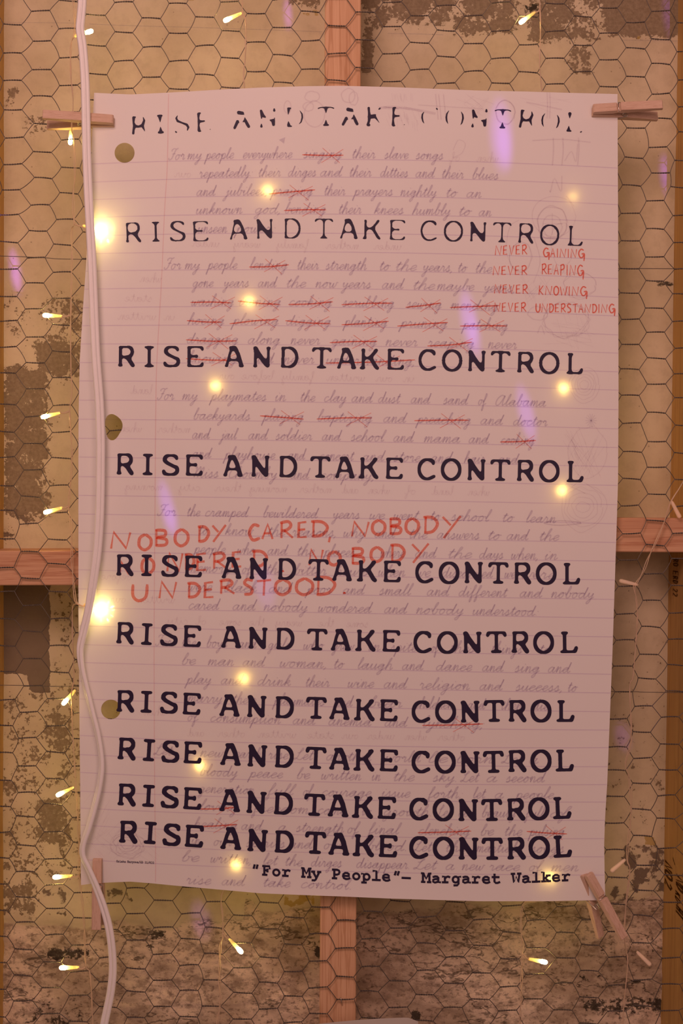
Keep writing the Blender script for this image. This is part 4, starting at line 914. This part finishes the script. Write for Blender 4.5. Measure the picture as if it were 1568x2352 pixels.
# ------------------------------------------------------------------ small typewritten credit (slab letters, x 0..1 of a cell, y: 0 baseline, 1 cap height, up)
def fl(cx, cy, rx, ry, a0=0, a1=360, n=14): return [(cx + rx * math.cos(rad(a0 + (a1 - a0) * i / n)), cy + ry * math.sin(rad(a0 + (a1 - a0) * i / n))) for i in range(n + 1)]
MONO = {
'F': [[(.14,.96),(.86,.96),(.86,.74)],[(.28,.96),(.28,.04)],[(.12,.04),(.52,.04)],[(.28,.52),(.62,.52)],[(.62,.62),(.62,.40)]],
'M': [[(.02,.96),(.2,.96),(.5,.40),(.8,.96),(.98,.96)],[(.14,.96),(.14,.04)],[(.02,.04),(.32,.04)],[(.86,.96),(.86,.04)],[(.68,.04),(.98,.04)]],
'P': [[(.12,.96),(.6,.96),(.8,.88),(.86,.70),(.78,.52),(.6,.44),(.28,.44)],[(.28,.96),(.28,.04)],[(.1,.04),(.5,.04)]],
'W': [[(.0,.96),(.3,.96)],[(.7,.96),(1.,.96)],[(.12,.96),(.26,.04),(.5,.66),(.74,.04),(.88,.96)]],
'o': [fl(.5,.34,.34,.32)], 'r': [[(.14,.64),(.36,.64),(.36,.04)],[(.12,.04),(.66,.04)],[(.36,.44),(.52,.60),(.7,.66),(.86,.60)]],
'y': [[(.02,.64),(.28,.64)],[(.68,.64),(.96,.64)],[(.14,.64),(.48,.04)],[(.84,.64),(.42,-.2),(.32,-.28),(.08,-.28)]],
'e': [[(.14,.34),(.86,.34),(.8,.54),(.62,.66),(.38,.66),(.18,.52),(.14,.30),(.24,.10),(.46,.01),(.68,.02),(.86,.10)]],
'p': [[(.02,.64),(.24,.64),(.24,-.28)],[(.04,-.28),(.46,-.28)],fl(.54,.33,.32,.32)], 'l': [[(.2,1.0),(.52,1.0),(.52,.04)],[(.12,.04),(.9,.04)]],
'a': [[(.2,.60),(.4,.66),(.62,.64),(.74,.52),(.74,.04),(.94,.04)],[(.74,.38),(.4,.38),(.16,.28),(.16,.10),(.36,.0),(.6,.06),(.74,.18)]],
'g': [fl(.44,.34,.32,.32),[(.96,.64),(.76,.64),(.76,-.12),(.62,-.27),(.3,-.28)]], 't': [[(.32,.92),(.32,.14),(.46,.02),(.66,.02),(.86,.10)],[(.1,.64),(.78,.64)]],
'k': [[(.04,1.0),(.24,1.0),(.24,.04)],[(.04,.04),(.4,.04)],[(.24,.26),(.70,.62)],[(.56,.64),(.92,.64)],[(.42,.36),(.80,.04)],[(.60,.04),(.96,.04)]],
'-': [[(.08,.38),(.92,.38)]], '<': [[(.30,1.0),(.22,.70)],[(.62,1.0),(.54,.70)]], '>': [[(.46,1.0),(.36,.70)],[(.78,1.0),(.68,.70)]],
'G': [[(.82,.78),(.82,.92),(.6,.98),(.3,.92),(.12,.6),(.14,.3),(.32,.04),(.6,.0),(.82,.1),(.82,.42),(.54,.42)]], 'B': [[(.1,.96),(.6,.96),(.8,.74),(.6,.54),(.26,.54)],[(.6,.54),(.88,.3),(.66,.04),(.1,.04)],[(.26,.96),(.26,.04)]],
'O': [fl(.5,.5,.38,.48)], 'H': [[(.2,.96),(.2,.04)],[(.8,.96),(.8,.04)],[(.2,.5),(.8,.5)]], 'D': [[(.1,.96),(.55,.94),(.85,.7),(.85,.3),(.55,.04),(.1,.04)],[(.24,.96),(.24,.04)]], 'K': [[(.2,.96),(.2,.04)],[(.85,.96),(.2,.45)],[(.4,.58),(.9,.04)]],
'i': [[(.2,.64),(.5,.64),(.5,.04)],[(.15,.04),(.88,.04)],[(.48,.9),(.5,1.0)]], 's': [[(.8,.56),(.5,.66),(.2,.54),(.3,.38),(.7,.3),(.8,.14),(.5,.0),(.18,.08)]], 'h': [[(.1,1.0),(.24,1.0),(.24,.04)],[(.24,.4),(.5,.64),(.76,.5),(.76,.04)]],
'n': [[(.1,.64),(.24,.64),(.24,.04)],[(.24,.4),(.5,.64),(.76,.5),(.76,.04)]], '/': [[(.15,-.1),(.85,1.05)]], '2': [[(.15,.75),(.4,.98),(.8,.8),(.7,.5),(.15,.05),(.85,.05)]], '1': [[(.2,.8),(.5,.98),(.5,.04)],[(.2,.04),(.8,.04)]],
'u': [[(.1,.64),(.22,.64),(.22,.15),(.5,.0),(.76,.15)],[(.62,.64),(.76,.64),(.76,.04)]],
}
def typed(txt, x0, x1, basef, cap, wd, fn, V, Fc, gw=.9):
    n = len(txt); pitch = (x1 - x0) / n
    for i, ch in enumerate(txt):
        if ch == ' ': continue
        ox = x0 + pitch * i; sl = (basef(ox + pitch) - basef(ox)) / pitch
        for s in MONO[ch]:
            q = [(ox + pitch * (.5 + (a - .5) * gw), basef(ox + pitch * a) - b * cap) for a, b in s]
            # extend the ends by half a stroke for blunt, filled corners
            (xa, ya), (xb, yb) = q[0], q[1]; L = math.hypot(xb - xa, yb - ya) or 1; q[0] = (xa - (xb - xa) / L * wd * .4, ya - (yb - ya) / L * wd * .4)
            (xa, ya), (xb, yb) = q[-1], q[-2]; L = math.hypot(xb - xa, yb - ya) or 1; q[-1] = (xa - (xb - xa) / L * wd * .4, ya - (yb - ya) / L * wd * .4)
            ribbon(q, wd, fn, V, Fc)
def cred(x):
    return px_interp([(500, 2004), (580, 2008.5), (730, 2016.5), (850, 2021.5), (985, 2027), (1150, 2028.5), (1230, 2026), (1340, 2021)], x)
V, F_ = [], []; ft = poster_fn(.00036)
typed('<For My People>- Margaret Walker', 577, 1311, cred, 21.5, 5.0, ft, V, F_)
typed('Oriaha Baryone/GD 21/K22', 267, 354, lambda x: 1980.5 + (x - 267) * .04, 4.8, .85, ft, V, F_)
tag(mesh_obj('typed_credit', V, F_, M['ink'], poster), kind='stuff', label='typewritten title and author line')

# black stamps on the inner side of the right stud
V, F_ = [], []
def on_stud(u, py):
    """u 0..1 across the face from wall to front, py pixel height at the front plane"""
    y = WY - u * (WY - .003); z = P(0, py, .045).z
    t = (py + 380) / 3120
    return (P(1612 + (1562 - 1612) * t, py, .003).x - .0006, y, z)
for s, pts in (('nick', [(.62, 1976), (.56, 1984)]), ):
    ribbon([(u * 100, v) for u, v in [(.42, 1974), (.52, 1986)]], 3.2, lambda a, b: on_stud(a / 100, b), V, F_)
def side_text(strokes, u0, u1, y0, y1, wd):
    for s in strokes:
        m = len(s); b = len(V)
        ribbon([((u0 + (u1 - u0) * a) * 89, y0 + (y1 - y0) * q) for a, q in s], wd, lambda a, c: on_stud(a / 89, c), V, F_)
L_ = lambda *p: [list(q) for q in p]
rot = lambda ch: [[(b, a) for a, b in s] for s in MONO[ch]]   # letters reading downwards
side_text([[(0, 0), (1, 0), (0, 1), (1, 1)]], .05, .40, 2000, 2012, 6)      # N
side_text(rot('O'), .05, .42, 2016, 2034, 6)
side_text(rot('2'), .05, .40, 2040, 2056, 6)
side_text([[(0, 0), (1, 0), (0, 1), (1, 1)]], .60, .95, 2004, 2016, 6); side_text(rot('D'), .60, .98, 2018, 2032, 6)
side_text(rot('K'), .56, .80, 2040, 2050, 4); side_text(rot('D'), .56, .80, 2052, 2062, 4); side_text([[(.5, 0), (.5, 1)]], .56, .8, 2063, 2068, 4); side_text(rot('H'), .60, .95, 2070, 2080, 5); side_text([[(1, 0), (1, 1)], [(1, .5), (0, .5)]], .60, .95, 2082, 2090, 5)
for i, ch in enumerate('RO ERD 22'):
    if ch in MONO: side_text(rot(ch), .22, .46, 1284 + i * 10, 1292 + i * 10, 3.0)
    elif ch == 'R': side_text(rot('P') + [[(.45, .6), (0, .95)]], .22, .46, 1284 + i * 10, 1292 + i * 10, 3.0)
    elif ch == 'E': side_text([[(1, 1), (1, 0), (0, 0), (0, 1)], [(.5, 0), (.5, .8)]], .22, .46, 1284 + i * 10, 1292 + i * 10, 3.0)
tag(mesh_obj('grade_stamp', V, F_, M['stamp'], stud_r), kind='stuff', label='black stamped lettering')

# ------------------------------------------------------------------ fairy lights
def bulb_mesh(kind):
    """LED pointing along +x from its collar at the origin: sleeve 0..13 mm, glowing dome beyond"""
    if ('m', kind) in CACHE: return CACHE['m', kind]
    def rev(prof, n=10):
        mb = MB(); k = len(prof)
        for x, r in prof:
            for i in range(n):
                a = 2 * math.pi * i / n; mb.v.append(Vector((x, r * math.cos(a), r * math.sin(a))))
        for j in range(k - 1):
            for i in range(n):
                a = j * n + i; b = j * n + (i + 1) % n; mb.f.append((a, b, b + n, a + n))
        mb.f.append(tuple(range(n))[::-1]); mb.f.append(tuple((k - 1) * n + i for i in range(n)))
        return mb
    if kind == 'tip': mb = rev([(.0, .0019), (.0015, .00235), (.0045, .00235), (.0060, .0021), (.0070, .0014), (.0074, .0004)])
    elif kind == 'sleeve': mb = rev([(-.0135, .0012), (-.011, .0017), (-.001, .0021), (.0004, .0020)])
    else: mb = rev([(-.0135, .0012), (-.011, .0018), (.0, .0022), (.0045, .0023), (.0060, .0019), (.0068, .0006)])
    me = bpy.data.meshes.new(kind); me.from_pydata([tuple(v) for v in mb.v], [], mb.f)
    me.polygons.foreach_set('use_smooth', [True] * len(me.polygons))
    CACHE['m', kind] = me; return me
CACHE = {}
def led(parent, tip, tail, state='lit', sc=1.0):
    """tip, tail = (px, py, y)"""
    a = P(*tail); b = P(*tip); d = (b - a).normalized()
    rot = d.to_track_quat('X', 'Z').to_euler()
    org = b - d * .0074 * sc
    if state == 'dead':
        me = bulb_mesh('dead'); 
        if not me.materials: me.materials.append(M['dead'])
        o = bpy.data.objects.new('bulb', me); COL.objects.link(o); o.parent = parent; o.location = org - Vector(parent['_o']); o.rotation_euler = rot; o.scale = (sc,) * 3
        o['label'] = 'unlit clear bulb'
        return o
    key = 'tip' + state
    if key not in CACHE:
        me = bulb_mesh('tip').copy(); me.materials.append(M['led'] if state == 'lit' else M['led_soft']); CACHE[key] = me
    o = bpy.data.objects.new('bulb', CACHE[key]); COL.objects.link(o); o.parent = parent; o.location = org - Vector(parent['_o']); o.rotation_euler = rot; o.scale = (sc,) * 3
    o['label'] = 'glowing warm yellow bulb'
    s = bulb_mesh('sleeve')
    if not s.materials: s.materials.append(M['sleeve'])
    c = bpy.data.objects.new('bulb_sleeve', s); COL.objects.link(c); c.parent = o; c['label'] = 'clear plastic sleeve'
    return o
def lens_rays(px, py, gap, angs, power, half=26, tilt=66):
    """lobes thrown on to the paper by the moulded lens of a bulb; gap > 0 behind the sheet, < 0 in front"""
    yy = depth(px, py) + gap
    for a, k in angs:
        l = bpy.data.lights.new('bulb_lobe', 'SPOT'); l.color = (1.0, .72, .22); l.energy = power * k
        l.spot_size = rad(half); l.spot_blend = 1; l.shadow_soft_size = .0006
        d = Vector((math.cos(rad(a)) * math.sin(rad(tilt)), -math.copysign(math.cos(rad(tilt)), gap), math.sin(rad(a)) * math.sin(rad(tilt))))
        o = bpy.data.objects.new('bulb_lobe', l); COL.objects.link(o); o.location = P(px, py, yy) + Vector((d.x, 0, d.z)).normalized() * .0033
        o.rotation_euler = d.to_track_quat('-Z', 'Y').to_euler()
def string_lights(label, path, bulbs, seed, r=.00046, sep=.00062):
    root = thing('string_light', label, 'fairy lights', P(*path[-1]), 'strings of warm fairy lights')
    rr = random.Random(seed)
    pts = smooth_pts([P(*q) for q in path], 12)
    # resample evenly
    out = [pts[0]]; acc = 0
    for a, b in zip(pts[:-1], pts[1:]):
        L = (b - a).length; n = max(1, int(L / .0025))
        for i in range(1, n + 1): out.append(a.lerp(b, i / n))
    for ph in (0, math.pi):
        mb = MB(); tw = []; ang = ph
        for i, p in enumerate(out):
            if i: ang += (p - out[i - 1]).length * 2 * math.pi / .055 * (1 + .5 * math.sin(i * .03 + seed))
            tw.append(p + Vector((math.cos(ang), math.sin(ang), 0)) * sep * (1.0 + .7 * math.sin(i * .045 + seed)))
        mb.tube(tw, r, 6); mb.build('lead_wire', M['strand'], root)
    for tip, tail, join, st in bulbs:
        led(root, tip, tail, st)
        if join:
            mb = MB(); a = P(*tail); j = P(*join); m = a.lerp(j, .5) + Vector((0, -.001, -.0012))
            mb.tube(smooth_pts([a, m, j], 5), .0009, 6); mb.build('bulb_lead', M['strand'], root)
    return root
FY = -.004
string_lights('string of fairy lights with eleven lit bulbs hanging along the left edge of the poster',
  [(160, -90, FY), (168, 0, FY), (172, 70, FY), (164, 96, FY), (162, 130, FY), (163, 180, FY), (167, 215, -.008), (168, 245, -.016), (165, 275, -.019), (165, 300, -.012), (170, 322, FY), (172, 400, FY), (168, 450, FY), (170, 512, -.012),
   (165, 530, FY), (165, 600, FY), (163, 700, FY), (162, 760, FY), (163, 850, FY), (165, 900, FY), (160, 943, FY), (163, 1000, FY), (165, 1060, FY), (158, 1165, FY), (163, 1200, FY), (166, 1300, FY), (172, 1372, -.01), (176, 1386, -.012), (166, 1400, -.006),
   (168, 1500, FY), (170, 1560, FY), (164, 1598, FY), (168, 1700, FY), (174, 1800, FY), (178, 1860, FY), (182, 1950, FY), (182, 2010, FY), (188, 2060, FY), (193, 2120, FY), (197, 2215, FY), (207, 2240, FY), (213, 2352, FY), (216, 2440, FY)],
  [((214, 70, -.002), (176, 82, -.004), None, 'lit'), ((161, 333, .003), (163, 300, .001), None, 'lit'), ((235, 529, -.0160), (198, 520, -.0165), (170, 514, -.012), 'lit'),
   ((98, 724, -.002), (140, 726, -.002), (161, 724, FY), 'lit'), ((94, 959, -.002), (138, 948, -.002), (160, 944, FY), 'lit'), ((100, 1178, -.002), (140, 1167, -.003), (158, 1162, FY), 'lit'),
   ((236, 1404, -.0157), (203, 1392, -.016), (176, 1386, -.012), 'lit'), ((143, 1619, -.002), (165, 1594, -.002), None, 'lit'), ((129, 1828, -.002), (163, 1811, -.003), None, 'lit'),
   ((121, 2015, -.002), (162, 2012, -.002), (181, 2011, FY), 'lit'), ((136, 2223, -.002), (176, 2222, -.002), (196, 2222, FY), 'lit')], 1)
BY = -.0035
BD = lambda x, y: (x, y, depth(x, y) + .0027)
string_lights('string of fairy lights behind the poster, just left of the middle stud',
  [(556, -90, FY), (556, 0, FY), (557, 33, FY), (564, 50, FY), (563, 130, FY), (561, 200, FY), (590, 400, BY), (575, 690, BY), (510, 887, BY), (530, 1200, BY), (548, 1558, BY), (490, 1757, BY), (525, 1985, BY), (508, 2060, FY), (511, 2100, FY), (512, 2150, FY),
   (506, 2172, FY), (504, 2240, FY), (506, 2300, FY), (499, 2352, FY), (497, 2440, FY)],
  [((513, 49, -.002), (552, 31, -.003), None, 'lit'), (BD(622, 442), (596, 436, BY), None, 'lit'), (BD(580, 691), (560, 700, BY), None, 'lit'), (BD(488, 888), (508, 884, BY), None, 'lit'),
   (BD(567, 1559), (548, 1552, BY), None, 'lit'), (BD(451, 1757), (478, 1757, BY), None, 'lit'), (BD(551, 1986), (528, 1982, BY), None, 'lit'), ((557, 2190, -.002), (525, 2155, -.002), (512, 2143, FY), 'lit')], 2)
string_lights('string of fairy lights behind the poster, right of the middle stud',
  [(1238, -90, FY), (1239, 0, FY), (1241, 60, FY), (1243, 200, FY), (1290, 455, BY), (1280, 893, BY), (1275, 1127, BY), (1262, 1500, BY), (1250, 2013, BY), (1200, 2080, FY), (1199, 2180, FY), (1197, 2270, FY), (1194, 2352, FY), (1194, 2440, FY)],
  [((1192, 54, -.002), (1228, 28, -.002), (1240, 22, FY), 'lit'), ((1320, 457, -.0015), (1292, 450, BY), None, 'soft'), (BD(1301, 894), (1280, 890, BY), None, 'lit'), (BD(1297, 1128), (1276, 1124, BY), None, 'lit'),
   (BD(1268, 2014), (1252, 2008, BY), None, 'lit'), ((1257, 2211, -.002), (1217, 2203, -.002), (1200, 2190, FY), 'lit')], 3)
string_lights('string of unlit fairy lights hanging from the right edge beside the right stud',
  [(1640, 960, FY), (1590, 1060, FY), (1565, 1112, FY), (1540, 1153, FY), (1526, 1195, FY), (1508, 1240, FY), (1490, 1278, FY), (1477, 1312, FY), (1462, 1338, FY), (1456, 1348, FY), (1461, 1380, FY), (1463, 1420, FY), (1458, 1500, FY), (1453, 1556, FY), (1446, 1572, FY),
   (1447, 1620, FY), (1449, 1700, FY), (1436, 1755, FY), (1445, 1790, FY), (1449, 1860, FY), (1440, 1968, FY), (1446, 2000, FY), (1436, 2090, FY), (1434, 2160, FY), (1441, 2210, FY), (1433, 2300, FY), (1430, 2352, FY), (1428, 2440, FY)],
  [((1562, 1191, -.002), (1543, 1154, -.003), None, 'dead'), ((1420, 1333, -.002), (1454, 1341, -.003), None, 'dead'), ((1401, 2003, -.006), (1440, 1970, -.004), None, 'dead'), ((1495, 2218, -.004), (1452, 2176, -.003), (1436, 2150, FY), 'dead')], 4)

# ------------------------------------------------------------------ white twin cord in front of the poster
def twin_cord():
    path = [(190, -90), (189, 0), (186, 40), (184, 68), (190, 110), (195, 180), (197, 250), (199, 350), (203, 450), (209, 560), (213, 650), (217, 750), (221, 830), (228, 920), (231, 1000), (231, 1080), (229, 1180), (224, 1260), (215, 1330), (204, 1400), (192, 1450), (184, 1490), (187, 1530), (198, 1580),
            (213, 1640), (225, 1690), (233, 1750), (229, 1800), (218, 1850), (204, 1900), (191, 1938), (190, 1965), (203, 1995), (222, 2040), (238, 2085), (250, 2130), (257, 2180), (259, 2230), (254, 2280), (246, 2320), (238, 2360), (228, 2440)]
    pts = smooth_pts([P(x, y, -.0215 - .003 * math.sin(y / 300)) for x, y in path], 7)
    root = thing('power_cord', 'white twin power cord hanging in front of the left edge of the poster', 'cable', P(228, 2440, -.02))
    for s in (-1, 1):
        tw = []
        for i, p in enumerate(pts):
            t = pts[min(i + 1, len(pts) - 1)] - pts[max(i - 1, 0)]
            n = Vector((t.z, 0, -t.x)).normalized()
            yy = (EYE - p.z) / S + 1176
            ang = rad(12 + 48 * min(1, max(0, (yy - 1380) / 160)) - 30 * min(1, max(0, (yy - 1950) / 120)))
            tw.append(p + (n * math.cos(ang) + Vector((0, 1, 0)) * math.sin(ang)) * s * .00245)
        mb = MB(); mb.tube(tw, .00235, 10); mb.build('insulated_strand', M['cord'], root)
    mb = MB(); mb.tube(pts, .0009, 6); mb.build('joining_web', M['cord'], root)
    return root
twin_cord()
for i, (x, y) in enumerate(((622, 440), (580, 690), (1300, 893), (1297, 1127), (567, 1558), (451, 1757), (551, 1986), (1268, 2014))):
    r = random.Random(40 + i)
    lens_rays(x, y, .0016, [(r.uniform(0, 90) + 90 * j, r.uniform(.5, 1.4)) for j in range(4)], .022, 15)
lens_rays(1320, 457, .004, [(80, 1), (260, 1)], .003)
for x, y in ((236, 531), (236, 1405)):
    lens_rays(x, y, -.0035, [(28, 1.3), (62, .8), (-62, 1.5), (-104, .7), (-28, .5), (8, .5)], .040, 15, 64)

# ------------------------------------------------------------------ clothes pegs
def peg(label, handle, jaw, yh, roll, half_gap=6.5, wd=.0096, dark=False):
    """handle, jaw = pixel ends of the front arm; roll turns the peg about its length; arms open towards the handle"""
    a = P(*handle, 0); b = P(*jaw, 0); Lx = (a - b); Ln = Lx.length; ux = Lx.normalized()   # jaw -> handle
    uy = Vector((0, -1, 0)); uz = ux.cross(uy)
    R_ = Matrix.Rotation(rad(roll), 3, ux); uy = R_ @ uy; uz = R_ @ uz
    root = thing('clothes_peg', label, 'clothes peg', P(*jaw, yh), 'wooden pegs at the four corners of the poster')
    base = Vector((b.x, yh, b.z))
    def frame(sgn):
        # rotate each arm slightly about the jaw so that the handles stand apart
        ang = math.atan(half_gap / 1000 / Ln) * sgn
        vx = (ux * math.cos(ang) + uy * math.sin(ang)); vy = (uy * math.cos(ang) - ux * math.sin(ang)) * sgn
        m = Matrix((vx, vy, uz)).transposed().to_4x4(); m.translation = base; return m
    t0, t1 = .0006, .0062
    g = Ln * .36
    prof = [(0, t0), (Ln * .02, .0002), (Ln * .30, .0002), (g, .0014), (Ln * .42, .0004), (Ln * .5, .0006), (Ln, .0026), (Ln, .0058), (Ln * .99, .0066), (g + .0030, t1 + .0008), (g + .0022, .0046), (g + .0008, .0040), (g - .0006, .0040), (g - .0012, t1), (Ln * .02, t1 - .0006), (0, t1 - .0018)]
    for s in (1, -1):
        mb = MB(); mb.prism(prof if s > 0 else prof, -wd / 2, wd / 2, frame(s))
        o = mb.build('wooden_arm', M['pin'], root, False, loc=base); bevel(o, .0005, 2)
        me = o.data
        if s < 0: me.flip_normals()
        # align the grain: local object axes are world axes, so rotate data into the peg's own frame
        rot = Matrix((ux, uy, uz)).transposed().to_4x4()
        me.transform(rot.inverted()); o.rotation_euler = rot.to_euler()
    # spring: coil across the width between the arms and two legs reaching round to the grooves
    f1 = frame(1); f0 = Matrix((ux, uy, uz)).transposed().to_4x4(); f0.translation = base
    cx = g + .0085; pts = []
    for i in range(0, 73):
        t = i / 72; an = 2 * math.pi * 4 * t
        pts.append(f0 @ Vector((cx + .0026 * math.cos(an), .0026 * math.sin(an), -wd / 2 + wd * t)))
    mb = MB(); mb.tube(pts, .00050, 6)
    for s, z in ((1, -wd / 2 - .0007), (-1, wd / 2 + .0007)):
        yo = s * (.0044 + g * half_gap / 1000 / Ln)
        mb.tube(smooth_pts([f0 @ Vector((cx + .0024, 0, z)), f0 @ Vector((cx - .001, s * .003, z)), f0 @ Vector((g + .002, yo, z)), f0 @ Vector((g + .0002, yo + s * .0004, z * .98))], 5), .00050, 6)
        mb.tube([f0 @ Vector((g + .0002, yo + s * .0004, z)), f0 @ Vector((g + .0002, yo + s * .0004, -z))], .00055, 6)
    mb.build('steel_spring', M['spring'], root, True)
    return root
peg('wooden clothes peg at the top left corner of the poster, behind the white cord', (108, 284), (266, 287), -.0120, 12)
peg('pinkish wooden clothes peg at the top right corner of the poster, its handles pointing right', (1510, 263), (1355, 263), -.0120, -14)
peg('wooden clothes peg hanging straight down at the bottom left, crossed by white cord', (232, 2121), (231, 1963), -.0125, 3, 5)
peg('slanted wooden clothes peg at the bottom right corner of the poster with its arms splayed', (1401, 2148), (1341, 2000), -.0125, -36, 13)

# ------------------------------------------------------------------ sheet whose top edge shows at the foot of the picture
def lower_sheet():
    V = []; F = []; n = 24
    top = [(700, 2356), (735, 2351), (817, 2343), (880, 2339), (936, 2337), (960, 2346)]
    for i in range(n + 1):
        x = 700 + 260 * i / n; y = px_interp(top, x)
        for k, yy in enumerate((y, y + 30, 2560)):
            V.append(tuple(P(x, yy, -.006 - .002 * math.sin(i / n * 3))))
    for i in range(n):
        for k in (0, 1):
            a = i * 3 + k; F.append((a, a + 1, a + 4, a + 3))
    o = mesh_obj('paper_sheet', V, F, simple('buff_paper', (.52, .48, .42), .7, nscale=30), smooth=True, loc=P(830, 2560, -.006))
    tag(o, 'top edge of another buff paper sheet at the very bottom over the middle stud', 'paper')
    return o
lower_sheet()
for o in bpy.data.objects:
    if '_o' in o: del o['_o']
